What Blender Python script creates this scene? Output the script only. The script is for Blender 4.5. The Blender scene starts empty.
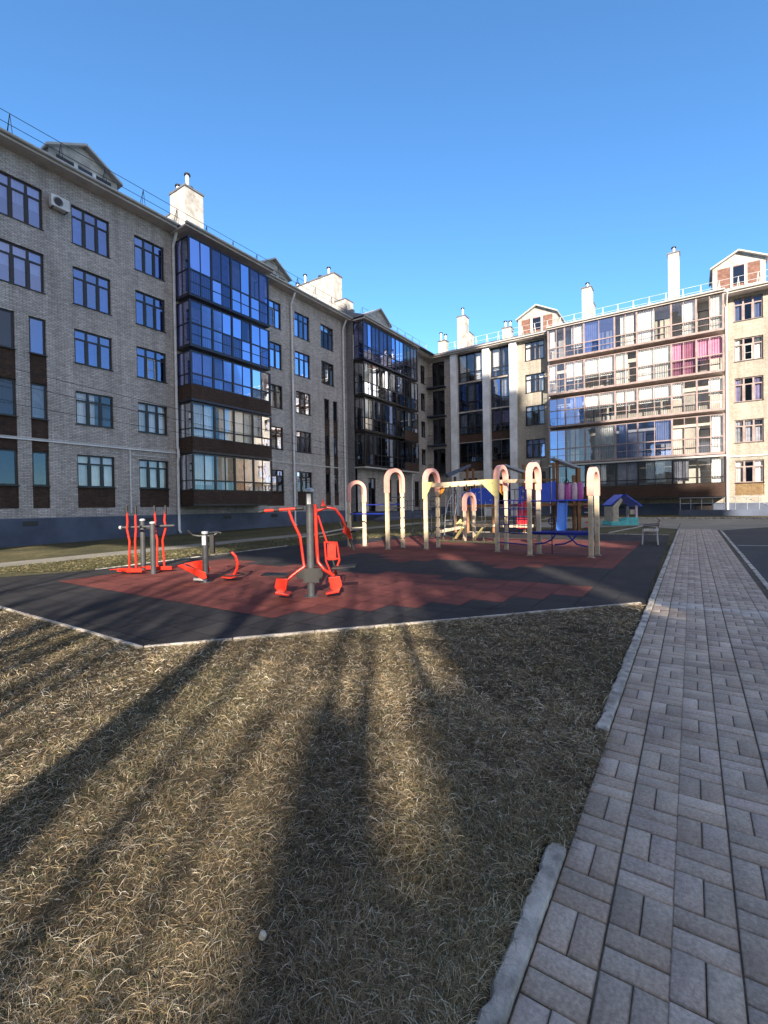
import bpy, bmesh, math, random
import numpy as np
from mathutils import Vector, Matrix
random.seed(7); rng = np.random.default_rng(7)
S = bpy.context.scene
COL = S.collection
R = math.radians
def gz(y): return 0.0105 * y          # the yard rises very slightly away from the camera

# ------------------------------------------------------------------ materials
M = {}
def new_mat(name):
    m = bpy.data.materials.new(name); m.use_nodes = True
    nt = m.node_tree; b = nt.nodes['Principled BSDF']
    M[name] = m
    return m, nt, b
def N(nt, t, **k):
    n = nt.nodes.new(t)
    for a, v in k.items():
        if a in n.inputs.keys() if hasattr(n.inputs, 'keys') else False: n.inputs[a].default_value = v
        else: setattr(n, a, v)
    return n
def coords(nt): return nt.nodes.new('ShaderNodeTexCoord').outputs['Object']
def noise(nt, scale, detail=4, rough=.6, vec=None):
    n = nt.nodes.new('ShaderNodeTexNoise'); n.inputs['Scale'].default_value = scale
    n.inputs['Detail'].default_value = detail; n.inputs['Roughness'].default_value = rough
    nt.links.new(vec or coords(nt), n.inputs['Vector']); return n
def ramp(nt, fac, stops):
    r = nt.nodes.new('ShaderNodeValToRGB'); e = r.color_ramp.elements
    while len(e) < len(stops): e.new(.5)
    for el, (p, c) in zip(e, stops): el.position = p; el.color = (*c, 1)
    nt.links.new(fac, r.inputs['Fac']); return r.outputs['Color']
def bump(nt, b, h, strength=.3, dist=.02):
    bp = nt.nodes.new('ShaderNodeBump'); bp.inputs['Strength'].default_value = strength; bp.inputs['Distance'].default_value = dist
    nt.links.new(h, bp.inputs['Height']); nt.links.new(bp.outputs['Normal'], b.inputs['Normal'])
def mixc(nt, a, b, fac=.5, mode='MIX'):
    m = nt.nodes.new('ShaderNodeMix'); m.data_type = 'RGBA'; m.blend_type = mode
    for s, v in ((m.inputs[0], fac), (m.inputs[6], a), (m.inputs[7], b)):
        if hasattr(v, 'links') or isinstance(v, bpy.types.NodeSocket): nt.links.new(v, s)
        else: s.default_value = v if not isinstance(v, tuple) else (*v, 1)
    return m.outputs[2]
def pbr(name, col, rough=.6, metal=0, var=.12, scale=6, bmp=0, bscale=40, spec=.5):
    m, nt, b = new_mat(name)
    n = noise(nt, scale, 5)
    lo = tuple(max(0, c * (1 - var * 2)) for c in col); hi = tuple(min(1, c * (1 + var)) for c in col)
    nt.links.new(ramp(nt, n.outputs['Fac'], [(.3, lo), (.62, hi)]), b.inputs['Base Color'])
    b.inputs['Roughness'].default_value = rough; b.inputs['Metallic'].default_value = metal
    b.inputs['Specular IOR Level'].default_value = spec
    if bmp: bump(nt, b, noise(nt, bscale, 3).outputs['Fac'], bmp, .01)
    return m
def brick(name, c1, c2, mortar, bw=.26, bh=.077, rough=.9, bmp=.7, blotch=.25, ms=.009):
    m, nt, b = new_mat(name)
    tc = coords(nt); sx = nt.nodes.new('ShaderNodeSeparateXYZ'); nt.links.new(tc, sx.inputs[0])
    ad = nt.nodes.new('ShaderNodeMath'); nt.links.new(sx.outputs[0], ad.inputs[0]); nt.links.new(sx.outputs[1], ad.inputs[1])
    cb = nt.nodes.new('ShaderNodeCombineXYZ'); nt.links.new(ad.outputs[0], cb.inputs[0]); nt.links.new(sx.outputs[2], cb.inputs[1])
    t = nt.nodes.new('ShaderNodeTexBrick'); nt.links.new(cb.outputs[0], t.inputs['Vector'])
    for k, v in (('Color1', c1), ('Color2', c2), ('Mortar', mortar)): t.inputs[k].default_value = (*v, 1)
    t.inputs['Scale'].default_value = 1; t.inputs['Brick Width'].default_value = bw; t.inputs['Row Height'].default_value = bh
    t.inputs['Mortar Size'].default_value = ms; t.inputs['Mortar Smooth'].default_value = .3; t.inputs['Bias'].default_value = 0
    n1 = noise(nt, .35, 5); n2 = noise(nt, 9, 4)
    g = ramp(nt, n1.outputs['Fac'], [(.3, (1 - blotch,) * 3), (.7, (1.05,) * 3)])
    g2 = ramp(nt, n2.outputs['Fac'], [(.3, (.72,) * 3), (.7, (1.12,) * 3)])
    mp = nt.nodes.new('ShaderNodeMapping'); mp.inputs['Scale'].default_value = (1.6, 1.6, .12); nt.links.new(tc, mp.inputs['Vector'])
    g3 = ramp(nt, noise(nt, 1.5, 5, .6, mp.outputs[0]).outputs['Fac'], [(.35, (.8, .79, .78)), (.6, (1.04,) * 3)])
    c = mixc(nt, t.outputs['Color'], g, 1., 'MULTIPLY'); c = mixc(nt, c, g2, 1., 'MULTIPLY'); c = mixc(nt, c, g3, 1., 'MULTIPLY')
    nt.links.new(c, b.inputs['Base Color']); b.inputs['Roughness'].default_value = rough
    h = nt.nodes.new('ShaderNodeMath'); h.operation = 'SUBTRACT'
    nt.links.new(noise(nt, 22, 4).outputs['Fac'], h.inputs[0]); nt.links.new(t.outputs['Fac'], h.inputs[1])
    bump(nt, b, h.outputs[0], bmp, .02)
    return m
def glass(name, tint, refl, base=.22, see=(.75, .8, .82), rough=.01):
    m = bpy.data.materials.new(name); m.use_nodes = True; M[name] = m
    nt = m.node_tree; nt.nodes.remove(nt.nodes['Principled BSDF']); out = nt.nodes['Material Output']
    tr = nt.nodes.new('ShaderNodeBsdfTransparent'); tr.inputs[0].default_value = (*see, 1)
    gl = nt.nodes.new('ShaderNodeBsdfGlossy'); gl.inputs['Color'].default_value = (*tint, 1); gl.inputs['Roughness'].default_value = rough
    bp = nt.nodes.new('ShaderNodeBump'); bp.inputs['Strength'].default_value = .12; bp.inputs['Distance'].default_value = .02
    nt.links.new(noise(nt, 1.1, 2).outputs['Fac'], bp.inputs['Height']); nt.links.new(bp.outputs[0], gl.inputs['Normal'])
    fr = nt.nodes.new('ShaderNodeFresnel'); fr.inputs[0].default_value = 1.5
    ma = nt.nodes.new('ShaderNodeMath'); ma.operation = 'MULTIPLY_ADD'; nt.links.new(fr.outputs[0], ma.inputs[0])
    ma.inputs[1].default_value = 1 - base; ma.inputs[2].default_value = base; ma.use_clamp = True
    mx = nt.nodes.new('ShaderNodeMixShader'); nt.links.new(ma.outputs[0], mx.inputs[0])
    nt.links.new(tr.outputs[0], mx.inputs[1]); nt.links.new(gl.outputs[0], mx.inputs[2]); nt.links.new(mx.outputs[0], out.inputs[0])
    return m

brick('grey_brick', (.86, .79, .76), (.58, .53, .50), (.34, .31, .30), ms=.012)
brick('cream_brick', (.55, .505, .43), (.45, .41, .345), (.40, .375, .33))
brick('brown_brick', (.115, .062, .042), (.07, .04, .03), (.05, .04, .035), bmp=.8)
brick('ochre_brick', (.36, .24, .12), (.27, .175, .085), (.2, .15, .1))
brick('grey_render', (.33, .325, .34), (.28, .275, .295), (.29, .285, .30), bw=.5, bh=.2, bmp=.25)
pbr('plinth', (.085, .105, .16), .75, var=.15, scale=.8, bmp=.2)
pbr('plinth_dark', (.04, .05, .08), .75, var=.15, scale=.8, bmp=.2)
pbr('trim', (.5, .49, .47), .55, var=.08, scale=2)
pbr('soffit', (.58, .53, .49), .6, var=.1, scale=1.5)
pbr('white_paint', (.72, .72, .72), .5, var=.1, scale=1.5)
pbr('pillar_paint', (.80, .82, .86), .6, var=.1, scale=.9)
pbr('roof_metal', (.22, .22, .23), .4, .5, var=.15, scale=1)
pbr('rail_steel', (.45, .47, .5), .4, .4, var=.1)
pbr('rail_dark', (.05, .055, .07), .4, .3)
pbr('pipe_white', (.86, .86, .88), .35, var=.08, scale=3)
pbr('frame_dark', (.022, .017, .017), .35, var=.2)
pbr('frame_navy', (.018, .02, .045), .35, var=.2)
pbr('frame_brown', (.32, .245, .235), .45, var=.15, scale=2)
pbr('frame_white', (.7, .7, .7), .4)
pbr('dormer_brick', (.20, .10, .075), .8, var=.2, scale=4)
pbr('chimney_plaster', (.44, .42, .39), .85, var=.22, scale=1.8, bmp=.5)
pbr('interior', (.16, .15, .145), .9, var=.4, scale=.5)
pbr('balcony_wall', (.50, .46, .40), .9, var=.15, scale=1)
pbr('curtain_white', (.86, .84, .80), .9, var=.06, scale=3)
pbr('curtain_pink', (.62, .26, .38), .9, var=.1, scale=3)
pbr('curtain_grey', (.33, .33, .38), .9, var=.15, scale=3)
pbr('curtain_lilac', (.22, .19, .33), .9, var=.15, scale=3)
pbr('curtain_amber', (.75, .30, .10), .9, var=.2, scale=2)
pbr('curtain_dark', (.05, .05, .055), .9, var=.3, scale=2)
pbr('curtain_blue', (.12, .2, .55), .9, var=.2, scale=2)
glass('glass_clear', (.85, .9, 1.), 0, .07, (.93, .95, .96))
glass('glass_sky', (.55, .66, 1.), 0, .33, (.5, .58, .8))
glass('glass_blue', (.46, .51, .82), 0, .20, (.42, .45, .78))
glass('glass_dark', (.5, .55, .65), 0, .1, (.3, .32, .36))
pbr('red_metal', (.62, .028, .012), .3, var=.1, spec=.6)
pbr('grey_metal', (.055, .058, .065), .5, .1, var=.15)
pbr('cap_metal', (.55, .56, .58), .35, .3)
pbr('black_rubber', (.015, .015, .016), .6)
pbr('beige_wood', (.72, .58, .40), .55, var=.16, scale=5, bmp=.15)
pbr('pink_plastic', (.85, .42, .34), .4, var=.06)
pbr('red_plastic', (.55, .05, .04), .4)
pbr('yellow_paint', (.74, .66, .28), .5, var=.06)
pbr('orange_paint', (.55, .25, .03), .5, var=.06)
pbr('blue_paint', (.012, .03, .30), .35, var=.1)
pbr('blue_board', (.025, .09, .62), .4, var=.1)
pbr('navy_rope', (.015, .02, .09), .8)
pbr('slide_blue', (.10, .27, .75), .25, var=.05)
pbr('slide_red', (.65, .03, .03), .25, var=.05)
pbr('brown_wood', (.27, .12, .045), .55, var=.2, scale=6, bmp=.2)
pbr('roof_slate', (.10, .13, .2), .45)
pbr('roof_pale', (.38, .45, .52), .4)
pbr('barrel_pink', (.55, .12, .42), .35)
pbr('barrel_pale', (.68, .52, .62), .4)
pbr('cyan_paint', (.10, .55, .58), .4)
pbr('wood_pale', (.5, .45, .36), .6, bmp=.1)
pbr('concrete', (.46, .42, .37), .92, var=.35, scale=7, bmp=.8, bscale=90)
pbr('bark', (.09, .07, .05), .95, var=.3, bmp=.6)
pbr('chain', (.10, .10, .11), .5, .5)
pbr('shade_block', (.30, .28, .25), .9, var=.15, scale=.4)
pbr('wire', (.02, .02, .022), .6)
pbr('stone', (.5, .47, .4), .8, var=.1)

def attr_mat(name, rough=.9, bscale=60, bstr=.4, mscale=3, stops=((.3, (.75,) * 3), (.7, (1.15,) * 3)), spec=.3, fine=0):
    m, nt, b = new_mat(name)
    a = nt.nodes.new('ShaderNodeAttribute'); a.attribute_name = 'Col'
    g = ramp(nt, noise(nt, mscale, 6, .65).outputs['Fac'], list(stops))
    c = mixc(nt, a.outputs['Color'], g, 1., 'MULTIPLY')
    if fine: c = mixc(nt, c, ramp(nt, noise(nt, fine, 3, .7).outputs['Fac'], [(.3, (.7,) * 3), (.7, (1.25,) * 3)]), 1., 'MULTIPLY')
    nt.links.new(c, b.inputs['Base Color']); b.inputs['Roughness'].default_value = rough
    b.inputs['Specular IOR Level'].default_value = spec
    bump(nt, b, noise(nt, bscale, 5, .7).outputs['Fac'], bstr, .01)
    return m
attr_mat('pavers', .82, 130, .35, 2.2, ((.28, (.68, .66, .66)), (.72, (1.18, 1.18, 1.2))), .35, 70)
attr_mat('rubber', .85, 160, .5, 1.4, ((.3, (.72,) * 3), (.7, (1.2,) * 3)), .35, 120)
m, nt, b = new_mat('grass_blade')
a = nt.nodes.new('ShaderNodeAttribute'); a.attribute_name = 'Col'
nt.links.new(a.outputs['Color'], b.inputs['Base Color']); b.inputs['Roughness'].default_value = .65
b.inputs['Specular IOR Level'].default_value = .25
def ground_mat(name, stops, s1=1.2, s2=24, bs=.8, rough=.95, bsc=45):
    m, nt, b = new_mat(name)
    n1 = noise(nt, s1, 6, .65); n2 = noise(nt, s2, 5, .75)
    mm = nt.nodes.new('ShaderNodeMath'); mm.operation = 'ADD'; nt.links.new(n1.outputs['Fac'], mm.inputs[0]); nt.links.new(n2.outputs['Fac'], mm.inputs[1])
    m2 = nt.nodes.new('ShaderNodeMath'); m2.operation = 'MULTIPLY'; m2.inputs[1].default_value = .5; nt.links.new(mm.outputs[0], m2.inputs[0])
    nt.links.new(ramp(nt, m2.outputs[0], stops), b.inputs['Base Color']); b.inputs['Roughness'].default_value = rough
    b.inputs['Specular IOR Level'].default_value = .3
    bump(nt, b, noise(nt, bsc, 6, .75).outputs['Fac'], bs, .03)
ground_mat('lawn_soil', [(.36, (.03, .023, .014)), (.5, (.075, .056, .032)), (.62, (.15, .115, .065))])
ground_mat('lawn_far', [(.36, (.03, .034, .016)), (.5, (.075, .07, .032)), (.64, (.17, .14, .07))], .5, 9, 1., bsc=14)
ground_mat('joint_sand', [(.36, (.05, .042, .033)), (.5, (.10, .086, .068)), (.62, (.17, .15, .12))], 3, 40, .6)
ground_mat('soil', [(.36, (.06, .055, .04)), (.64, (.12, .105, .07))], .2, 3)
ground_mat('asphalt', [(.36, (.035, .036, .042)), (.5, (.05, .051, .057)), (.64, (.075, .075, .08))], .5, 30, .5, .85, 120)
ground_mat('plaza', [(.36, (.16, .15, .13)), (.5, (.24, .225, .19)), (.64, (.33, .31, .27))], .4, 12, .3, .9, 60)
ground_mat('line_streak_paint', [(.36, (.2, .2, .2)), (.64, (.5, .5, .5))], 4, 30, .2)

# ------------------------------------------------------------------ mesh building
class MB:
    def __init__(s): s.v = []; s.f = []; s.m = []; s.T = Matrix.Identity(4)
    def add(s, vs, fs, mi=0):
        k = len(s.v); s.v += [tuple(s.T @ Vector(p)) for p in vs]
        s.f += [tuple(i + k for i in f) for f in fs]; s.m += [mi] * len(fs)
    def box(s, x0, x1, y0, y1, z0, z1, mi=0):
        if x0 > x1: x0, x1 = x1, x0
        if y0 > y1: y0, y1 = y1, y0
        s.add([(x0, y0, z0), (x1, y0, z0), (x1, y1, z0), (x0, y1, z0), (x0, y0, z1), (x1, y0, z1), (x1, y1, z1), (x0, y1, z1)],
              [(0, 3, 2, 1), (4, 5, 6, 7), (0, 1, 5, 4), (1, 2, 6, 5), (2, 3, 7, 6), (3, 0, 4, 7)], mi)
    def quad(s, a, b, c, d, mi=0): s.add([a, b, c, d], [(0, 1, 2, 3)], mi)
    def prism(s, pts, axis, a0, a1, mi=0):          # polygon pts (2D) extruded along axis
        def P(p, a):
            return {'x': (a, p[0], p[1]), 'y': (p[0], a, p[1]), 'z': (p[0], p[1], a)}[axis]
        n = len(pts)
        s.add([P(p, a0) for p in pts] + [P(p, a1) for p in pts],
              [tuple(range(n))[::-1], tuple(range(n, 2 * n))] + [(i, (i + 1) % n, n + (i + 1) % n, n + i) for i in range(n)], mi)
    def tube(s, path, r, n=8, mi=0, cap=True):
        P = [Vector(p) for p in path]; rs = r if isinstance(r, (list, tuple)) else [r] * len(P)
        up = None; vs = []; fs = []
        for i, p in enumerate(P):
            t = (P[min(i + 1, len(P) - 1)] - P[max(i - 1, 0)])
            if t.length < 1e-9: t = Vector((0, 0, 1))
            t.normalize()
            if up is None: up = Vector((0, 0, 1)) if abs(t.z) < .9 else Vector((1, 0, 0))
            a = t.cross(up)
            if a.length < 1e-4: a = t.cross(Vector((0, 1, 0)))
            a.normalize(); b = a.cross(t); up = b
            for k in range(n):
                an = 2 * math.pi * (k + .5) / n; vs.append(p + (a * math.cos(an) + b * math.sin(an)) * rs[i])
        for i in range(len(P) - 1):
            for k in range(n): fs.append((i * n + k, i * n + (k + 1) % n, (i + 1) * n + (k + 1) % n, (i + 1) * n + k))
        if cap: fs += [tuple(range(n))[::-1], tuple(range((len(P) - 1) * n, len(P) * n))]
        s.add(vs, fs, mi)
    def beam(s, a, b, w, h, mi=0):                   # rectangular bar a->b
        a = Vector(a); b = Vector(b); t = (b - a).normalized()
        up = Vector((0, 0, 1)) if abs(t.z) < .95 else Vector((0, 1, 0))
        x = t.cross(up).normalized(); y = x.cross(t)
        vs = [p + x * sx * w / 2 + y * sy * h / 2 for p in (a, b) for sx, sy in ((-1, -1), (1, -1), (1, 1), (-1, 1))]
        s.add(vs, [(3, 2, 1, 0), (4, 5, 6, 7), (0, 1, 5, 4), (1, 2, 6, 5), (2, 3, 7, 6), (3, 0, 4, 7)], mi)
    def build(s, name, mats, parent=None, loc=(0, 0, 0), rz=0, smooth=False, bevel=0):
        me = bpy.data.meshes.new(name); me.from_pydata(s.v, [], s.f)
        mats = [mats] if isinstance(mats, str) else mats
        for x in mats: me.materials.append(M[x])
        me.polygons.foreach_set('material_index', s.m)
        if smooth: me.polygons.foreach_set('use_smooth', [True] * len(s.f))
        bm = bmesh.new(); bm.from_mesh(me); bmesh.ops.recalc_face_normals(bm, faces=bm.faces)
        bm.to_mesh(me); bm.free(); me.update()
        o = bpy.data.objects.new(name, me); COL.objects.link(o); o.location = loc; o.rotation_euler = (0, 0, rz)
        if parent: o.parent = parent
        if bevel:
            md = o.modifiers.new('Bevel', 'BEVEL'); md.width = bevel; md.segments = 2; md.limit_method = 'ANGLE'; md.angle_limit = R(40)
        if smooth and hasattr(me, 'set_sharp_from_angle'): me.set_sharp_from_angle(angle=R(40))
        return o
def tag(o, label, cat, group=None, kind=None):
    if label: o['label'] = label
    if cat: o['category'] = cat
    if group: o['group'] = group
    if kind: o['kind'] = kind
    return o
def empty(name, loc, rz, label, cat, group=None):
    o = bpy.data.objects.new(name, None); o.empty_display_size = .3; COL.objects.link(o)
    o.location = loc; o.rotation_euler = (0, 0, rz); return tag(o, label, cat, group)
def struct(o): o['kind'] = 'structure'; return o
def copy_to(o, parent, loc=None, rz=None):
    c = o.copy(); COL.objects.link(c); c.parent = parent
    if loc is not None: c.location = loc
    if rz is not None: c.rotation_euler = (0, 0, rz)
    return c
def part(name, mats, parent, fn, smooth=False, bevel=0, **k):
    mb = MB(); fn(mb); return mb.build(name, mats, parent, smooth=smooth, bevel=bevel, **k)

# ------------------------------------------------------------------ ground
def sheet(name, poly, dz, mat, kind='structure'):
    vs = [(x, y, gz(y) + dz) for x, y in poly]
    me = bpy.data.meshes.new(name); me.from_pydata(vs, [], [tuple(range(len(vs)))]); me.materials.append(M[mat])
    o = bpy.data.objects.new(name, me); COL.objects.link(o); o['kind'] = kind; return o
sheet('ground', [(-900, -900), (900, -900), (900, 900), (-900, 900)], -.02, 'soil')
MAT = [(-5.30, 2.91), (-.60, 8.02), (-.78, 22.6), (-10.2, 22.3), (-12.6, 16.2), (-13.2, 13), (-13.25, 6.0), (-14.2, 4.2), (-16.3, 2.9)]
LAWN = [(-.585, -4), (-.585, 2.2), (-.49, 2.2), (-.49, 3.45), (-.585, 3.45), (-.60, 8.0), (-5.30, 2.86), (-16.3, 2.86), (-24, 2.86), (-24, -4)]
sheet('yard_grass', [(-26.2, -12), (-.6, -12), (-.6, 33), (-5, 47.6), (-26.2, 47.6)], -.008, 'lawn_far')
sheet('sidewalk', [(-18.2, -12), (-16.75, -12), (-16.75, 22), (-18.2, 22)], .0, 'plaza')
sheet('sidewalk', [(-18.2, 22), (-16.75, 22), (-16.75, 31), (-9, 38.5), (-9, 40.2), (-18.2, 31.5)], .004, 'plaza')
sheet('playground_path', [(-9.2, 27.8), (-5.2, 26.6), (-2.6, 29.5), (-.6, 27), (-.6, 33), (-10, 33)], .004, 'plaza')
sheet('car_park', [(1.14, -30), (40, -30), (40, 29), (5, 29), (2.2, 28.2), (1.14, 25.8)], .0, 'asphalt')
sheet('plaza_path', [(-10, 33), (-.57, 33), (-.57, 26.9), (1.05, 26.2), (3.0, 29.2), (40, 30.5), (40, 38.6), (-10, 38.6)], .0, 'plaza')
sheet('flower_bed', [(-10, 38.9), (40, 38.9), (40, 47.6), (-10, 47.6)], .0, 'lawn_far')
for i, (a, c, w) in enumerate([((3.4, 25.5), (9.5, 24.5), .12), ((1.2, 18.6), (9, 20.3), .16)]):  # pale strips: a parking line, and a sun streak painted across the asphalt
    dx, dy = c[0] - a[0], c[1] - a[1]; l = math.hypot(dx, dy); nx, ny = -dy / l * w / 2, dx / l * w / 2
    sheet('line_and_sun_streak', [(a[0] - nx, a[1] - ny), (c[0] - nx, c[1] - ny), (c[0] + nx, c[1] + ny), (a[0] + nx, a[1] + ny)], .006, 'line_streak_paint')

def inside(poly, x, y):
    r = np.zeros(np.shape(x), bool); n = len(poly)
    for i in range(n):
        x0, y0 = poly[i]; x1, y1 = poly[(i + 1) % n]
        with np.errstate(divide='ignore', invalid='ignore'):
            c = ((y0 > y) != (y1 > y)) & (x < (x1 - x0) * (y - y0) / (y1 - y0 + 1e-12) + x0)
        r ^= c
    return r
def color_mesh(name, verts, faces, vcol, mat, parent=None):
    me = bpy.data.meshes.new(name)
    nv, nf = len(verts), len(faces); k = faces.shape[1]
    me.vertices.add(nv); me.vertices.foreach_set('co', verts.astype(np.float32).ravel())
    me.loops.add(nf * k); me.loops.foreach_set('vertex_index', faces.astype(np.int32).ravel())
    me.polygons.add(nf); me.polygons.foreach_set('loop_start', np.arange(0, nf * k, k, dtype=np.int32))
    me.polygons.foreach_set('loop_total', np.full(nf, k, dtype=np.int32))
    at = me.color_attributes.new('Col', 'FLOAT_COLOR', 'POINT')
    at.data.foreach_set('color', np.concatenate([vcol, np.ones((nv, 1))], 1).astype(np.float32).ravel())
    me.materials.append(M[mat]); me.update(calc_edges=True); me.validate()
    o = bpy.data.objects.new(name, me); COL.objects.link(o)
    if parent: o.parent = parent
    return o

# rubber tile mat of the playground: 0.5 m tiles, black with brick-red fields, thin seams
def tiles():
    V, F, C = [], [], []
    t = .5; g = .006
    red_line = lambda x, y: ((y - 2.91) * 4.70 - (x + 5.30) * 5.11) / 6.94       # metres inside the diagonal kerb
    for ix in range(-36, 1):
        for iy in range(4, 48):
            x0, y0 = ix * t, iy * t + .1
            cx, cy = x0 + t / 2, y0 + t / 2
            d = red_line(cx, cy)
            wob = .35 * math.sin(cx * 2.1) + .3 * math.sin(cy * 1.7 + 1)
            red = (cy > 4.4 and cy < 8.9 + wob and d > 1.05 and cx > -12.2) or (10.9 + wob < cy < 19 and -11.2 < cx < -1.7 and not (-9.2 < cx < -8.0 and cy < 12))
            if d > 1.05 and 8.4 < cy < 9.6 and cx > -4 : red = True if cy < 8.9 else False
            sub = MATc(cx, cy, t)
            if sub is None: continue
            base = np.array((.155, .042, .034)) if red else np.array((.028, .027, .029))
            base = base * random.uniform(.8, 1.2)
            for poly in sub:
                k = len(V)
                if len(poly) < 3: continue
                for (x, y) in poly:
                    x2 = cx + (x - cx) * (1 - 2 * g / t); y2 = cy + (y - cy) * (1 - 2 * g / t)
                    V.append((x2, y2, gz(y2) + .012)); C.append(base)
                F.append(tuple(range(k, k + len(poly))))
    me = bpy.data.meshes.new('playground_mat'); me.from_pydata(V, [], F)
    at = me.color_attributes.new('Col', 'FLOAT_COLOR', 'POINT')
    at.data.foreach_set('color', np.concatenate([np.array(C), np.ones((len(C), 1))], 1).astype(np.float32).ravel())
    me.materials.append(M['rubber']); o = bpy.data.objects.new('playground_mat', me); COL.objects.link(o); o['kind'] = 'structure'
def clip(poly, a, b):      # keep left side of a->b
    out = []; n = len(poly)
    s = lambda p: (b[0] - a[0]) * (p[1] - a[1]) - (b[1] - a[1]) * (p[0] - a[0])
    for i in range(n):
        p, q = poly[i], poly[(i + 1) % n]; sp, sq = s(p), s(q)
        if sp >= 0: out.append(p)
        if (sp >= 0) != (sq >= 0):
            t = sp / (sp - sq); out.append((p[0] + (q[0] - p[0]) * t, p[1] + (q[1] - p[1]) * t))
    return out
def MATc(cx, cy, t):
    h = t / 2; c = [(cx - h, cy - h), (cx + h, cy - h), (cx + h, cy + h), (cx - h, cy + h)]
    ins = [bool(inside(MAT, np.array(p[0]), np.array(p[1]))) for p in c]
    if all(ins): return [c]
    # clip by the convex pieces of the outline
    A = [(-5.30, 2.91), (-.60, 8.02), (-.78, 22.6), (-10.2, 22.3), (-12.6, 16.2), (-13.2, 13), (-13.25, 6.0), (-13.25, 2.91)]
    B = [(-13.25, 2.91), (-13.25, 6.0), (-14.2, 4.2), (-16.3, 2.91)]
    res = []
    for P, o in ((A, 1), (B, 1)):
        Q = c; area = sum(P[i][0] * P[(i + 1) % len(P)][1] - P[(i + 1) % len(P)][0] * P[i][1] for i in range(len(P)))
        for i in range(len(P)):
            a, b = P[i], P[(i + 1) % len(P)]
            if area < 0: a, b = b, a
            Q = clip(Q, a, b)
            if len(Q) < 3: break
        if len(Q) >= 3: res.append(Q)
    return res or None
tiles()
sheet('playground_base', [(-5.30, 2.92), (-.60, 8.02), (-.78, 22.6), (-10.2, 22.3), (-12.6, 16.2), (-13.2, 13), (-13.25, 6.0), (-14.2, 4.2), (-16.3, 2.92)], .004, 'black_rubber')

# kerbs
def kerb(name, a, b, w, h, mat, seg=1.0, jit=.004, skip=(), rag=False):
    mb = MB(); L = math.hypot(b[0] - a[0], b[1] - a[1]); n = max(1, round(L / seg)); ux, uy = (b[0] - a[0]) / L, (b[1] - a[1]) / L
    for i in range(n):
        if i in skip: continue
        s0, s1 = L * i / n + .004, L * (i + 1) / n - .004; j = random.uniform(-jit, jit); e = random.uniform(-jit, jit)
        pts = []
        for s_, o_ in ((s0, -w / 2), (s1, -w / 2), (s1, w / 2), (s0, w / 2)):
            pts.append((a[0] + ux * s_ - uy * (o_ + e), a[1] + uy * s_ + ux * (o_ + e)))
        zt = [gz(p[1]) + h + j for p in pts]
        mb.add([(p[0], p[1], gz(p[1]) - .1) for p in pts] + [(p[0], p[1], z) for p, z in zip(pts, zt)],
               [(0, 3, 2, 1), (4, 5, 6, 7), (0, 1, 5, 4), (1, 2, 6, 5), (2, 3, 7, 6), (3, 0, 4, 7)])
    if rag:
        mb = MB(); n2 = int(L / .03)
        for s_a, s_b in [(L * i / n + .005, L * (i + 1) / n - .005) for i in range(n)]:
            m_ = max(2, int((s_b - s_a) / .03)); vs = []; dz = random.uniform(-jit, jit)
            for k in range(m_ + 1):
                s_ = s_a + (s_b - s_a) * k / m_; nz = -.008 + .005 * math.sin(s_ * 11 + 2 * math.sin(s_ * 5)) + random.uniform(-.004, .004) - (.014 if random.random() < .08 else 0)
                wl = w / 2 + nz - (.012 if k in (0, m_) else 0); wr = -w / 2 + random.uniform(-.0015, .0015)
                for o_, z in ((wl, -.1), (wl + .004, h - .016), (wl - .010, h + dz), (wr + .006, h + dz), (wr, h - .006), (wr, -.1)):
                    px_, py_ = a[0] + ux * s_ - uy * o_, a[1] + uy * s_ + ux * o_; vs.append((px_, py_, gz(py_) + z + random.uniform(-.0015, .0015)))
            fs = [(6 * k + j, 6 * k + (j + 1) % 6, 6 * k + 6 + (j + 1) % 6, 6 * k + 6 + j) for k in range(m_) for j in range(5)] + [(0, 1, 2, 3, 4, 5), tuple(6 * m_ + j for j in (5, 4, 3, 2, 1, 0))]
            mb.add(vs, fs)
        o = mb.build(name, mat); o['kind'] = 'structure'; return o
    o = mb.build(name, mat, bevel=.008); o['kind'] = 'structure'; return o
kerb('kerb', (-5.30, 2.89), (-.66, 7.98), .05, .035, 'concrete', 1.0)
kerb('kerb', (-16.3, 2.87), (-5.32, 2.87), .05, .035, 'concrete', 1.0)
kerb('kerb', (-.533, -1.8), (-.533, 2.2), .085, .03, 'concrete', 1.0, .006, rag=True)
kerb('kerb', (-.535, 3.45), (-.535, 26.9), .085, .035, 'concrete', 1.0, .006, rag=True)
kerb('kerb', (1.10, -4), (1.10, 25.9), .08, .022, 'concrete', 1.0)
kerb('kerb', (-13.3, 6), (-13.25, 13), .05, .03, 'concrete')
kerb('kerb', (-10, 38.75), (40, 38.75), .15, .12, 'concrete')
kerb('kerb', (-10.25, 22.4), (-.8, 22.7), .05, .03, 'concrete')
kerb('kerb', (-3.2, 23.5), (-2.3, 29.0), .06, .03, 'concrete')

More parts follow.
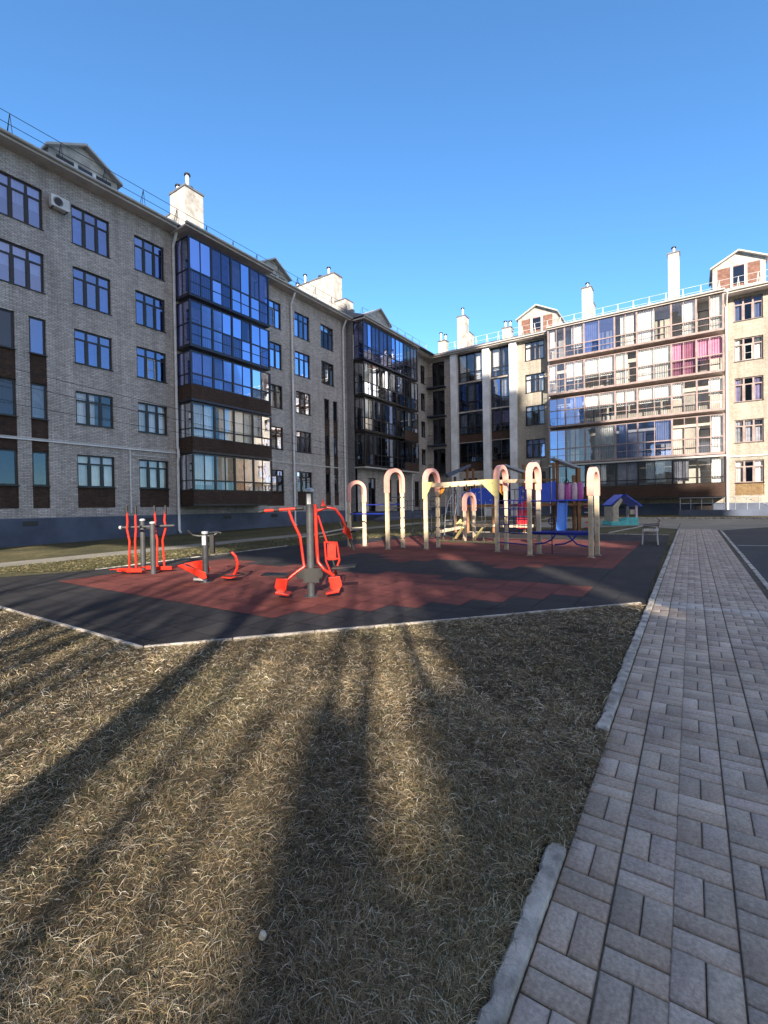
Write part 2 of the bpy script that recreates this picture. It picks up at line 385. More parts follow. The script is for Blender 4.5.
# pavers of the path, each brick its own block in one mesh
def pavers():
    V, F, C = [], [], []
    p = .207; k0 = -.487
    def br(x0, x1, y0, y1, col):
        g = .0022; x0 += g; x1 -= g; y0 += g; y1 -= g; ch = .006
        z = .012 + random.uniform(-.0025, .0025); tx, ty = random.uniform(-.006, .006), random.uniform(-.006, .006)
        k = len(V); cx, cy = (x0 + x1) / 2, (y0 + y1) / 2
        for inset, dz in ((0, -.03), (0, -ch), (ch, 0)):
            for x, y in ((x0 + inset, y0 + inset), (x1 - inset, y0 + inset), (x1 - inset, y1 - inset), (x0 + inset, y1 - inset)):
                V.append((x, y, gz(y) + z + dz + (x - cx) * tx + (y - cy) * ty)); C.append(col if dz == 0 else col * .8)
        F.append((k + 8, k + 9, k + 10, k + 11))
        for r_ in (0, 4):
            for i in range(4): F.append((k + r_ + i, k + r_ + (i + 1) % 4, k + r_ + 4 + (i + 1) % 4, k + r_ + 4 + i))
    y_end = 26.6
    for c in range(7):
        x = k0 + c * p + .003 * math.sin(c * 2)
        y = -1.2 + (c % 2) * p + c * .012
        i = 0
        while y < y_end:
            def cc():
                b_ = random.choice([(.50, .42, .34), (.42, .35, .285), (.55, .46, .38), (.45, .365, .29), (.48, .40, .34)])
                s = random.choice([random.uniform(.92, 1.08)] * 9 + [.84])
                if 7.75 < y < 8.15: b_ = (.62, .57, .51)
                return np.array(b_) * s
            if i % 2 == 0:
                br(x, x + p / 2, y, y + p, cc()); br(x + p / 2, x + p, y, y + p, cc())
            else:
                br(x, x + p, y, y + p / 2, cc()); br(x, x + p, y + p / 2, y + p, cc())
            y += p; i += 1
    o = color_mesh('paver_path', np.array(V), np.array(F), np.array(C), 'pavers'); o['kind'] = 'structure'
pavers()
sheet('path_bed', [(-.50, -4), (1.08, -4), (1.08, 26.6), (-.50, 26.9)], .0035, 'joint_sand')

# foreground lawn: bumpy earth, then matted dry grass strands
def h_lawn(x, y):
    return (.022 * np.sin(x * 1.7 + y * .6) * np.sin(y * 1.3 + 1) + .012 * np.sin(x * 5.1 + 2 * np.sin(y * 3.3)) * np.sin(y * 4.3 + x)
            + .006 * np.sin(x * 17 + 3 * np.sin(y * 9)) * np.sin(y * 15 + 2 * np.sin(x * 7)))
def edge_fade(x, y):
    d1 = np.clip((-.62 - x) / .35, 0, 1)
    d2 = np.where(x > -5.3, np.clip((((x + 5.3) * 5.11 - (y - 2.91) * 4.70) / 6.94) / .35, 0, 1), np.clip((2.84 - y) / .35, 0, 1))
    return np.minimum(d1, d2)
def lawn():
    V, F = [], []; nx = 330; ny = 200
    xs = -.49 - (np.linspace(0, 1, nx) ** 1.7) * 21; ys = np.linspace(-1.5, 8.0, ny)
    X, Y = np.meshgrid(xs, ys, indexing='ij'); Z = gz(Y) + h_lawn(X, Y) * edge_fade(X, Y) + .004 + .012 * edge_fade(X, Y)
    V = np.stack([X, Y, Z], -1).reshape(-1, 3)
    i, j = np.meshgrid(np.arange(nx - 1), np.arange(ny - 1), indexing='ij'); k = (i * ny + j).ravel()
    F = np.stack([k, k + ny, k + ny + 1, k + 1], -1)
    c = V[F].mean(1); keep = inside(LAWN, c[:, 0], c[:, 1]); F = F[keep]
    o = color_mesh('lawn', V, F, np.zeros_like(V), 'lawn_soil'); o['kind'] = 'structure'
lawn()
def grass(name, n, poly, dens, seed, len_rng, w0, hgt, pal):
    g = np.random.default_rng(seed)
    x0, x1 = min(p[0] for p in poly), max(p[0] for p in poly); y0, y1 = min(p[1] for p in poly), max(p[1] for p in poly)
    PX, PY = [], []; tot = 0
    while tot < n:
        # polar sampling about the viewpoint gives more strands where they are seen large
        r_ = dens[0] * (dens[1] / dens[0]) ** g.random(n) ; th = g.uniform(R(-5), R(95), n)
        x = -r_ * np.sin(th); y = r_ * np.cos(th)
        cl = np.sin(x * 3.1 + 2 * np.sin(y * 2.3)) * np.sin(y * 3.7 + 1.5 * np.sin(x * 1.9)) + .5 * np.sin(x * 9 + 2 * np.sin(y * 7)) * np.sin(y * 11 + x * 3)
        k = inside(poly, x, y) & (g.random(n) < .74 + .3 * cl)
        PX.append(x[k]); PY.append(y[k]); tot += k.sum()
    x = np.concatenate(PX)[:n]; y = np.concatenate(PY)[:n]; n = len(x)
    dist = np.hypot(x, y)
    tuft = .5 + .5 * np.sin(x * 7 + 3 * np.sin(y * 5)) * np.sin(y * 8 + 2 * np.sin(x * 4))
    L = g.uniform(*len_rng, n) * (.7 + .6 * tuft); W = w0 * g.uniform(.6, 1.4, n) * np.clip(dist / 2.6, .55, 3.0)
    az = 2.2 * np.sin(x * 1.9 + 1.7 * np.sin(y * 1.3)) + 2.0 * np.sin(y * 2.3 + x) + g.normal(0, 1.5, n); curl = g.normal(0, .55, n); lift = g.uniform(.1, 1, n) ** 2.2 * hgt * (.4 + 1.5 * tuft)
    K = 4; P = np.zeros((n, K, 3)); px, py = x.copy(), y.copy(); a = az.copy()
    zb = gz(y) + h_lawn(x, y) * edge_fade(x, y) + .012
    for k in range(K):
        t = k / (K - 1)
        P[:, k, 0] = px; P[:, k, 1] = py; P[:, k, 2] = zb + lift * np.sin(np.pi * min(t * .75 + .08, 1)) 
        px = px + np.cos(a) * L / (K - 1); py = py + np.sin(a) * L / (K - 1); a = a + curl / (K - 1) * 1.3
    T = np.gradient(P, axis=1); T /= np.linalg.norm(T, axis=2, keepdims=True) + 1e-9
    side = np.cross(T, np.stack([g.normal(0, .5, n), g.normal(0, .5, n), np.ones(n)], -1)[:, None, :]); side /= np.linalg.norm(side, axis=2, keepdims=True) + 1e-9
    wk = np.array([.8, 1, .8, .15])[None, :, None] * W[:, None, None] / 2
    V = np.stack([P - side * wk, P + side * wk], 2).reshape(-1, 3)
    b = (np.arange(n) * K * 2)[:, None, None] + (np.arange(K - 1) * 2)[None, :, None]
    F = (b + np.array([0, 1, 3, 2])[None, None, :]).reshape(-1, 4)
    pal = np.array(pal); idx = g.choice(len(pal), n, p=[.2, .26, .24, .10, .12, .08])
    patch = .5 + .5 * np.sin(x * 1.3 + 1.5 * np.sin(y * .9)) * np.sin(y * 1.6 + x * .5)
    C = pal[idx] * g.uniform(.55, 1.25, n)[:, None] * (.72 + .5 * patch)[:, None]
    gp = np.clip(np.sin(x * .9 + 2 * np.sin(y * .7 + .6)) * np.sin(y * 1.15 + 1.2 * x) - .25, 0, 1)[:, None]
    C = C * (1 - gp * .22) + C * np.array((.6, .85, .5)) * gp * .22
    C = np.repeat(C, K * 2, axis=0)
    o = color_mesh(name, V, F, C, 'grass_blade'); o['kind'] = 'stuff'; o['label'] = 'matted dry yellow brown grass covering the lawn in front of the playground'
    o['category'] = 'grass'
    return o
PAL = [(.42, .315, .18), (.24, .18, .105), (.085, .064, .04), (.60, .49, .32), (.10, .115, .045), (.82, .74, .58)]
grass('grass', 480000, LAWN, (1.1, 15.), 3, (.025, .095), .0016, .028, PAL)
g2 = grass('grass', 26000, [(-16.6, -2), (-13.5, 2.9), (-16.3, 2.9), (-13.4, 6), (-13.4, 16), (-12.6, 17), (-10.5, 22.6), (-16.6, 21)], (8, 30), 5, (.05, .12), .0032, .035, [(.24, .19, .09), (.15, .14, .06), (.09, .085, .04), (.32, .27, .15), (.08, .10, .035), (.42, .37, .24)])
g2['label'] = 'sparse dull grass on the strip between the playground mat and the far sidewalk'
PX_, PY_ = -1.33, 1.14
# ragged soil and turf creeping over the buried kerb stone
tag(part('pebble', 'stone', None, lambda mb: mb.tube([(PX_, PY_, .05), (PX_ + .004, PY_ + .004, .064), (PX_ + .008, PY_ + .008, .067)], [.013, .014, .007], 7), True), 'small pale pebble lying on the dry grass in the foreground', 'pebble')

# ------------------------------------------------------------------ building kit (local: x along facade, -y outward, z up)
def wall_open(mb, x0, x1, z0, z1, ops, y=0., dep=.2, mi=0):
    xs = sorted({x0, x1, *[v for o in ops for v in o[:2] if x0 < v < x1]}); zs = sorted({z0, z1, *[v for o in ops for v in o[2:4] if z0 < v < z1]})
    for i in range(len(xs) - 1):
        zrun = None
        for j in range(len(zs) - 1):
            cx, cz = (xs[i] + xs[i + 1]) / 2, (zs[j] + zs[j + 1]) / 2
            if any(o[0] < cx < o[1] and o[2] < cz < o[3] for o in ops): continue
            mb.quad((xs[i], y, zs[j]), (xs[i + 1], y, zs[j]), (xs[i + 1], y, zs[j + 1]), (xs[i], y, zs[j + 1]), mi)
    for a, b, c, d in [o[:4] for o in ops]:
        mb.quad((a, y, c), (a, y + dep, c), (a, y + dep, d), (a, y, d), mi); mb.quad((b, y, c), (b, y + dep, c), (b, y + dep, d), (b, y, d), mi)
        mb.quad((a, y, d), (b, y, d), (b, y + dep, d), (a, y + dep, d), mi); mb.quad((a, y, c), (b, y, c), (b, y + dep, c), (a, y + dep, c), mi)
def tpane(q, x0, x1, y, z0, z1, mi=0, k=.006):
    a, b, c = (random.uniform(-k, k) for _ in range(3))
    q.quad((x0, y + a + c, z0), (x1, y - a + c, z0), (x1, y - a - c + b * .2, z1), (x0, y + a - c + b * .2, z1), mi)
PROTO = {}
def window(par, x0, x1, z0, z1, lights=3, frame='frame_dark', pane='glass_clear', cur='curtain_white', drape=None, y=0., transom=.72, screen=None):
    w, h = round(x1 - x0, 2), round(z1 - z0, 2); key = (w, h, lights, frame, pane, transom)
    if key not in PROTO:
        mb = MB(); f = .075; ya, yb = .10, .17
        mb.box(0, w, ya, yb, 0, f); mb.box(0, w, ya, yb, h - f, h); mb.box(0, f, ya, yb, f, h - f); mb.box(w - f, w, ya, yb, f, h - f)
        for i in range(1, lights): mb.box(w * i / lights - .055, w * i / lights + .055, ya + .004, yb - .004, f, h - f)
        if transom:
            zt = h * transom; e = [f] + [w * i / lights for i in range(1, lights)] + [w - f]
            for i in range(lights):
                a = e[i] + (.056 if i else 0); b = e[i + 1] - (.056 if i < lights - 1 else 0); mb.box(a, b, ya + .004, yb - .004, zt - .045, zt + .045)
        # opening sashes, slightly proud
        for i in range(lights):
            a, b = w * i / lights + .06, w * (i + 1) / lights - .06; top = (h * transom - .05) if transom else h - f
            for u in ((a, a + .035), (b - .035, b)): mb.box(u[0], u[1], ya + .012, yb - .012, f, top)
        fr = mb.build('window', frame, par); fr_me = fr.data; fr_first = fr
        pm = MB()
        for i in range(lights):
            zt = h * transom if transom else h - f * .6
            tpane(pm, w * i / lights + .02, w * (i + 1) / lights - .02, .135, f * .6, zt, k=.004)
            if transom: tpane(pm, w * i / lights + .02, w * (i + 1) / lights - .02, .135, zt, h - f * .6, k=.004)
        pn = pm.build('pane', pane, fr); sl = part('sill', 'frame_dark', fr, lambda q: q.box(-.04, w + .04, -.05, .1, -.035, 0))
        PROTO[key] = (fr, pn, sl); fr.location = (x0, y, z0); root = fr
    else:
        fr, pn, sl = PROTO[key]; root = copy_to(fr, par, (x0, y, z0)); copy_to(pn, root); copy_to(sl, root)
    # curtains, each its own cut
    style = drape if drape is not None else random.choice(['full', 'two', 'left', 'half', 'none', 'two'])
    mb = MB()
    def cloth(a, b, c0, c1):
        n = max(4, int((b - a) / .05)); ph = random.random() * 6; yy = [.27 + .022 * math.sin(i * 1.9 + ph) + .008 * math.sin(i * .7) for i in range(n + 1)]
        mb.add([(a + (b - a) * i / n, yy[i], z) for i in range(n + 1) for z in (c0, c1)], [(2 * i, 2 * i + 2, 2 * i + 3, 2 * i + 1) for i in range(n)])
    if style == 'full': cloth(.05, w - .05, .06, h - .05)
    elif style == 'two': cloth(.05, w * .3, .06, h - .05); cloth(w * .7, w - .05, .06, h - .05)
    elif style == 'left': cloth(.05, w * .55, .06, h - .05)
    elif style == 'half': cloth(.05, w - .05, h * .45, h - .05)
    if mb.v: mb.build('curtain', cur, root, smooth=True)
    if screen is not None:       # pale insect screen frame on one light
        a, b = w * screen / lights + .07, w * (screen + 1) / lights - .07; t = h * (transom or 1) - .06
        part('insect_screen', 'frame_white', root, lambda q: [q.box(a, b, .08, .098, .07, .10), q.box(a, b, .08, .098, t - .03, t), q.box(a, a + .03, .08, .098, .10, t - .03),
             q.box(b - .03, b, .08, .098, .10, t - .03), q.box(a + .03, b - .03, .08, .098, t * .5 - .01, t * .5 + .01)])
    return root
def balcony(par, units, y0, zb, zr, zt, frame, glasses, curtains, zp=None, pbrick='brown_brick', slab=True, left=False, right=False, low_rails=1, panes=2, wall_y=0, open_units=(), door=True, solid_right=None):
    """one storey of glazed balcony; front plane y=y0 (negative), units = list of x breaks"""
    f = MB(); X0, X1 = units[0], units[-1]; t = .045
    zbase = zp if zp is not None else zb
    for x in units: f.box(x - .065, x + .065, y0 - .03, y0 + .06, zb, zt)
    f.box(X0 + .065, X1 - .065, y0 - .02, y0 + .05, zt - .07, zt); f.box(X0 + .065, X1 - .065, y0 - .02, y0 + .05, zb, zb + .06)
    for a, b in zip(units[:-1], units[1:]):
        f.box(a + .065, b - .065, y0 - .015, y0 + .045, zr - t, zr + t)
        for k in range(low_rails): 
            z = zb + (zr - zb) * (k + 1) / (low_rails + 1); f.box(a + .065, b - .065, y0 - .01, y0 + .03, z - .02, z + .02)
        for k in range(1, panes):
            x = a + (b - a) * k / panes; f.box(x - .028, x + .028, y0 - .012, y0 + .042, zb + .06, zr - t); f.box(x - .028, x + .028, y0 - .012, y0 + .042, zr + t, zt - .07)
    for flag, x in ((left, X0), (right, X1)):
        if flag:
            f.box(x - .04, x + .04, wall_y - .08, wall_y, zb, zt)
            for z in (zb + .03, zr, zt - .035): f.box(x - .03, x + .03, y0 + .06, wall_y - .08, z - .03, z + .03)
            f.box(x - .025, x + .025, (y0 + wall_y) / 2 - .02, (y0 + wall_y) / 2 + .02, zb + .06, zt - .07)
    root = f.build('glazed_balcony', frame, par)
    for i, (a, b) in enumerate(zip(units[:-1], units[1:])):
        if i in open_units: continue
        y = y0 + .015; g = MB()
        for k in range(panes):
            p0, p1 = a + .03 + (b - a - .06) * k / panes, a + .03 + (b - a - .06) * (k + 1) / panes
            tpane(g, p0, p1, y, zb + .03, zr); tpane(g, p0, p1, y, zr, zt - .03)
        g.build('balcony_glass', glasses[i % len(glasses)], root)
    if left: part('side_glass', glasses[0], root, lambda q: q.quad((X0, y0 + .06, zb + .05), (X0, wall_y - .08, zb + .05), (X0, wall_y - .08, zt - .05), (X0, y0 + .06, zt - .05)))
    if slab: part('slab', frame, root, lambda q: q.box(X0 - .05, X1 + .05, y0 - .05, wall_y, zbase - .12, zbase))
    if zp is not None: 
        part('parapet', pbrick, root, lambda q: [q.box(X0 - .03, X1 + .03, y0 - .035, y0 + .1, zp, zb - .002)] + ([q.box(X0 - .03, X0 + .1, y0 + .1, wall_y, zp, zb - .002)] if left else []) + ([q.box(X1 - .1, X1 + .03, y0 + .1, wall_y, zp, zb - .002)] if right else []))
    def rail(q):
        y = y0 + .13
        q.box(X0 + .1, X1 - .1, y, y + .03, zr - .05, zr - .01)
        n = int((X1 - X0) / .14)
        for i in range(n): 
            x = X0 + .12 + (X1 - X0 - .24) * i / (n - 1); q.box(x - .008, x + .008, y + .005, y + .025, zb, zr - .05)
    if zp is None: part('railing', 'rail_dark', root, rail)
    for i, (a, b) in enumerate(zip(units[:-1], units[1:])):
        cs = curtains[i % len(curtains)]
        if not cs: continue
        mat, x_a, x_b = cs if isinstance(cs, tuple) else (cs, 0, 1)
        mb = MB(); aa, bb = a + .07 + (b - a) * x_a, a + (b - a) * x_b - .07; n = max(6, int((bb - aa) / .045)); ph = random.random() * 6
        bot = zb + .06 if random.random() < .6 else zr - .25
        mb.add([(aa + (bb - aa) * k / n, y0 + .24 + .03 * math.sin(k * 1.7 + ph), z) for k in range(n + 1) for z in (bot, zt - .08)], [(2 * k, 2 * k + 2, 2 * k + 3, 2 * k + 1) for k in range(n)])
        mb.build('curtain', mat, root, smooth=True)
    if door:
        for i, (a, b) in enumerate(zip(units[:-1], units[1:])):
            if i % 2: continue
            x = a + (b - a) * .5
            d = part('balcony_door', 'frame_white' if random.random() < .7 else 'frame_dark', root, lambda q: [q.box(x - .75, x + .75, wall_y - .05, wall_y - .004, zbase + 2.1, zbase + 2.18), q.box(x - .75, x - .68, wall_y - .05, wall_y - .004, zbase + .03, zbase + 2.1),
                 q.box(x - .04, x + .04, wall_y - .05, wall_y - .004, zbase + .03, zbase + 2.1), q.box(x + .68, x + .75, wall_y - .05, wall_y - .004, zbase + .03, zbase + 2.1), q.box(x + .04, x + .68, wall_y - .05, wall_y - .004, zbase + .8, zbase + .88)])
            part('pane', 'glass_dark', d, lambda q: q.quad((x - .68, wall_y - .02, zbase + .05), (x + .68, wall_y - .02, zbase + .05), (x + .68, wall_y - .02, zbase + 2.1), (x - .68, wall_y - .02, zbase + 2.1)))
    return root
def eave(par, x0, x1, y0, z=18.42, name='eave'):
    def f(q):
        q.box(x0, x1, y0, 0, z - .10, z, 0); q.box(x0, x1, y0 - .02, y0 + .05, z, z + .14, 1)
        n = int((x1 - x0) / .6)
        for i in range(n): 
            x = x0 + (x1 - x0) * (i + .5) / n; q.box(x - .012, x + .012, y0 + .06, -.01, z - .112, z - .10, 0)
    e = part(name, ['soffit', 'trim'], par, f)
    part('gutter', 'trim', e, lambda q: q.tube([(x0, y0 - .09, z + .08), (x1, y0 - .09, z + .08)], .075, 8), True)
    return e
def roof(par, x0, x1, y0, depth=12, z=18.56, ridge=2.6):
    def f(q):
        q.prism([(y0 - .02, z), (y0 - .02, z + .05), (depth / 2, z + ridge), (depth + .6, z + .05), (depth + .6, z)], 'x', x0, x1)
        n = int((x1 - x0) / .55)
        for i in range(n):
            x = x0 + (x1 - x0) * (i + .5) / n; q.beam((x, y0, z + .07), (x, depth / 2, z + ridge + .02), .02, .03)
    return part('roof', 'roof_metal', par, f)
def roof_rail(rf, x0, x1, y, z=18.7, h=.85, step=1.35, mat='rail_steel'):
    def f(q):
        n = max(1, round((x1 - x0) / step))
        for i in range(n + 1):
            x = x0 + (x1 - x0) * i / n
            q.tube([(x - .10, y, z), (x, y, z + h)], .014, 5); q.tube([(x + .10, y, z), (x, y, z + h)], .014, 5); q.tube([(x, y, z + h), (x, y + .5, z + .1)], .014, 5)
            q.tube([(x - .05, y, z + h * .5), (x + .05, y, z + h * .5)], .012, 5)
        for k in (.5, 1.): q.tube([(x0, y, z + h * k), (x1, y, z + h * k)], .015, 5)
    part('roof_railing', mat, rf, f)
def chimney(rf, x0, x1, y0, y1, ztop, zbot=18.7, step=None, mat='chimney_plaster', pipes=3):
    def f(q):
        q.box(x0, x1, y0, y1, zbot, ztop); q.box(x0 - .06, x1 + .06, y0 - .06, y1 + .06, ztop, ztop + .12, 1)
        if step: q.box(x0 + (step[3] if len(step) > 3 else .002), x1 - .002, step[0], step[1], zbot, step[2]); q.box(x0 - .05, x1 + .05, step[0] - .04, step[1] - .001 if step[0] < y0 else step[1] + .05, step[2], step[2] + .08, 1)
    c = part('chimney', [mat, 'roof_metal'], rf, f)
    for i in range(pipes):
        yy = y0 + (y1 - y0) * (i + .6) / (pipes + .2); xx = (x0 + x1) / 2 + (x1 - x0) * (.24 if i % 2 else -.2) * (pipes > 1); hh = random.uniform(.6, 1.05)
        part('flue', ['cap_metal', 'frame_dark'], c, lambda q: [q.tube([(xx, yy, ztop + .1), (xx, yy, ztop + hh)], .13, 10), q.tube([(xx, yy, ztop + hh), (xx, yy, ztop + hh + .1), (xx, yy, ztop + hh + .16)], [.21, .19, .03], 10, 1)], True)
    return c
def dormer(rf, x0, x1, y0, zb, ze, za, dark='frame_dark', y1=4.5):
    xm = (x0 + x1) / 2; o = .18
    d = part('dormer', 'chimney_plaster', rf, lambda q: q.prism([(x0, zb), (x1, zb), (x1, ze), (xm, za - .1), (x0, ze)], 'y', y0, y1))
    part('dormer_roof', 'trim', d, lambda q: [q.prism([(x0 - o, ze - .17), (x0 - o, ze - .05), (xm, za + .04), (xm, za - .08)], 'y', y0 - .3, y1), q.prism([(xm, za - .08), (xm, za + .04), (x1 + o, ze - .05), (x1 + o, ze - .17)], 'y', y0 - .3, y1)])
    part('dormer_window', dark, d, lambda q: [q.box(x0 + .35, x1 - .35, y0 - .03, y0 + .02, zb + .35, ze - .22)])
    for k in (1, 2): part('dormer_post', 'white_paint', d, lambda q: q.box(x0 + .35 + (x1 - x0 - .7) * k / 3 - .09, x0 + .35 + (x1 - x0 - .7) * k / 3 + .09, y0 - .07, y0 - .031, zb + .3, ze - .2))
    part('dormer_pane', 'glass_dark', d, lambda q: q.box(x0 + .35 + (x1 - x0 - .7) / 3 + .1, x0 + .35 + (x1 - x0 - .7) * 2 / 3 - .1, y0 - .05, y0 - .032, zb + .5, ze - .3))
    return d
def downpipe(par, x, y, zg, ztop=18.45, reach=.55, kink=True, r=.08):
    p = [(x, y - reach, ztop), (x, y - reach, ztop - .12), (x, y - .12, ztop - .9), (x, y - .12, 5.5)]
    if kink: p += [(x, y - .2, 5.2), (x, y - .2, 4.9), (x, y - .12, 4.6)]
    p += [(x, y - .12, zg + .25), (x, y - .28, zg + .1)]
    return part('downpipe', 'pipe_white', par, lambda q: q.tube(p, r, 8), True)
def hull(par, x0, x1, z1, mat='grey_brick', inner=True, depth=12, left=True, right=True, y0=0):
    def f(q):
        q.quad((x0, depth, 0), (x1, depth, 0), (x1, depth, z1), (x0, depth, z1))
        if left: q.quad((x0, y0, 0), (x0, depth, 0), (x0, depth, z1), (x0, y0, z1))
        if right: q.quad((x1, y0, 0), (x1, depth, 0), (x1, depth, z1), (x1, y0, z1))
    part('wall', mat, par, f)
    def g(q):
        q.box(x0 + .05, x1 - .05, 2.2, 2.3, 0, z1 - .05)
        for z in (5.3, 8.5, 11.7, 14.9): q.box(x0 + .05, x1 - .05, .22, 2.2, z - .1, z + .1)
        x = x0 + 2.2
        while x < x1: q.box(x - .05, x + .05, .22, 2.2, .3, z1 - .1); x += 3.3
    part('inner_wall', 'interior', par, g)
def ac_unit(par, x, z, y=0, rz=0):
    a = part('air_conditioner', 'white_paint', par, lambda q: q.box(x - .4, x + .4, y - .42, y - .12, z - .28, z + .28), bevel=.015)
    part('fan_grille', 'frame_dark', a, lambda q: [q.tube([(x - .1 + .2 * math.cos(k * .524), y - .43, z + .2 * math.sin(k * .524)) for k in range(13)], .012, 5, cap=False), q.tube([(x - .1, y - .425, z), (x - .1, y - .432, z)], .17, 14)])
    part('bracket', 'rail_dark', a, lambda q: [q.beam((x + s, y - .4, z - .3), (x + s, y, z - .3), .03, .03) for s in (-.3, .3)])

CURT = ['curtain_white', 'curtain_white', 'curtain_grey', 'curtain_dark', 'curtain_white']
# ============ left wing (facade X=-26, looking +X)
A = empty('apartment_building', (-26, 0, 0), R(90), 'long grey brick left wing with one stack of blue glazed balconies', 'building')
FL = [(2.9, 4.55), (6.1, 7.8), (9.2, 10.95), (12.2, 14.1), (15.25, 17.2)]
ops, wins, pans = [], [], []
def addw(L, x0, x1, fl, **k): L.append((x0, x1, *fl, k))
for i, fl in enumerate(FL):
    up = i >= 3
    if up:
        addw(wins, 7.85, 9.73, fl, pane='glass_sky'); addw(wins, 4.2, 6.05, fl, pane='glass_sky')
    else:
        addw(wins, 6.7, 8.5, fl, lights=2, transom=0, pane='glass_dark', cur='curtain_dark'); addw(wins, 9.05, 9.75, fl, lights=1, transom=0, pane='glass_sky' if i == 2 else 'glass_clear', drape='full' if i == 1 else 'none', cur='curtain_grey')
        addw(wins, 4.2, 5.0, fl, lights=1, transom=0)
        pans += [(6.7, 8.5, fl), (9.05, 9.75, fl)]
    for x0, x1 in ((10.98, 12.82), (14.15, 15.92)):
        k = dict(pane='glass_sky' if i >= 2 else 'glass_clear', cur='curtain_blue' if i >= 2 else 'curtain_white', drape='full' if i < 2 else random.choice(['two', 'left', 'two']))  # lower-floor white curtains also stand in for bright reflections in the panes
        if x0 > 14 and i == 2: k['screen'] = 1
        if x0 < 14 and i == 1: k.update(pane='glass_clear', drape='left')
        addw(wins, x0, x1, fl, **k)
        if i == 0: pans.append((x0, x1, fl))
    for x0, x1 in ((23.55, 25.3), (26.75, 28.45)):
        addw(wins, x0, x1, fl, pane='glass_sky' if (i >= 3) else 'glass_clear', cur=random.choice(CURT), screen=1 if (x0 < 25 and i == 4) else None)
        if i == 0: pans.append((x0, x1, fl))
    if up: addw(wins, 29.85, 31.5, fl, pane='glass_dark', drape='half', cur='curtain_grey')
    else:
        for x0, x1 in ((30.15, 30.8), (31.3, 31.9)): addw(wins, x0, x1, fl, lights=1, transom=0, pane='glass_dark', drape='none'); pans.append((x0, x1, fl))
PB = []
for x0, x1, fl in pans:
    if fl == FL[0]: PB.append((x0, x1, 1.82, fl[0]))
    narrow = (x1 - x0) < 1 or x0 == 6.7
    if narrow and fl in (FL[0], FL[1]):
        PB.append((x0, x1, fl[1], FL[FL.index(fl) + 1][0]))
ops = [w[:4] for w in wins] + PB
part('wall', 'grey_brick', A, lambda q: wall_open(q, -8, 33.3, 1.36, 18.4, ops))
hull(A, -8, 33.3, 18.4)
for w in wins: window(A, *w[:4], **w[4])
for p in PB: part('brick_panel', 'brown_brick', A, lambda q: q.box(p[0] + .002, p[1] - .002, .05, .18, p[2] + .002, p[3] - .04))
part('plinth', 'plinth', A, lambda q: q.box(-8, 33.3, -.05, .3, -.3, 1.36))
part('string_course', 'trim', A, lambda q: [q.box(-8, 16.6, -.05, .02, 5.08, 5.17), q.box(22.8, 33.3, -.05, .02, 5.08, 5.17)])
part('gas_pipe', 'pipe_white', A, lambda q: [q.tube([(-8, -.12, 5.05), (16.4, -.12, 5.05)], .03, 6), q.tube([(13.6, -.1, 5.05), (13.6, -.1, 1.5)], .028, 6), q.tube([(13.75, -.1, 4.75), (15.9, -.1, 4.72)], .02, 6)], True)
for x in (8.9, 14.6, 20.0, 24.2, 28): part('vent_grille', 'frame_dark', A, lambda q: [q.box(x - .3, x + .3, -.07, -.051, 1.0, 1.22)])
# glazed balcony stack
U = [16.62, 18.15, 19.62, 21.15, 22.75]
bl = ['glass_blue'] * 4
balcony(A, U, -1.4, 14.45, 15.9, 17.85, 'frame_navy', bl, [None, 'curtain_grey', None, ('curtain_white', .5, 1)], left=True, right=True)
balcony(A, U, -1.4, 11.45, 12.75, 14.1, 'frame_navy', bl, [None, None, ('curtain_dark', .4, 1), None], left=True, right=True)
balcony(A, U, -1.4, 9.1, 9.75, 11.1, 'frame_navy', ['glass_blue', 'glass_blue', 'glass_blue', 'glass_clear'], ['curtain_white', ('curtain_white', .5, 1), None, 'curtain_grey'], zp=8.25, left=True, right=True, low_rails=0)
balcony(A, U, -1.4, 5.95, 6.5, 8.05, 'frame_dark', ['glass_clear'], ['curtain_white', ('curtain_white', .3, 1), 'curtain_white', ('curtain_white', 0, .45)], zp=5.17, left=True, right=True, low_rails=0)
balcony(A, U, -1.4, 2.8, 3.4, 5.0, 'frame_dark', ['glass_clear'], ['curtain_white', ('curtain_white', .4, .8), ('curtain_amber', .05, 1), ('curtain_amber', 0, .9)], zp=1.98, left=True, right=True, low_rails=0)
part('balcony_wall', 'balcony_wall', A, lambda q: [q.box(16.65, 22.7, -.03, -.002, 2.0, 18.3)])
eave(A, -8, 16.3, -.75); e = eave(A, 16.3, 23.05, -1.62, 18.30, 'balcony_eave'); eave(A, 23.05, 33.2, -.75)
rf = roof(A, -8, 33.3, -.75)
roof_rail(rf, -8, 33.0, -.35, 18.75, 1.0, 2.0, 'rail_dark')
dormer(rf, 10.5, 13.9, 1.2, 19.0, 20.35, 21.35); dormer(rf, 24.2, 27.3, 1.2, 19.0, 20.25, 21.2)
chimney(rf, 18.4, 19.75, 1.5, 3.2, 22.9, step=(3.21, 5.2, 21.6))
chimney(rf, 16.4, 17.4, 2.4, 3.6, 20.6, pipes=0)
for x, k in ((16.45, True), (26.3, False), (32.7, False)): downpipe(A, x, 0, .15, kink=k)
ac_unit(A, 10.35, 16.75)

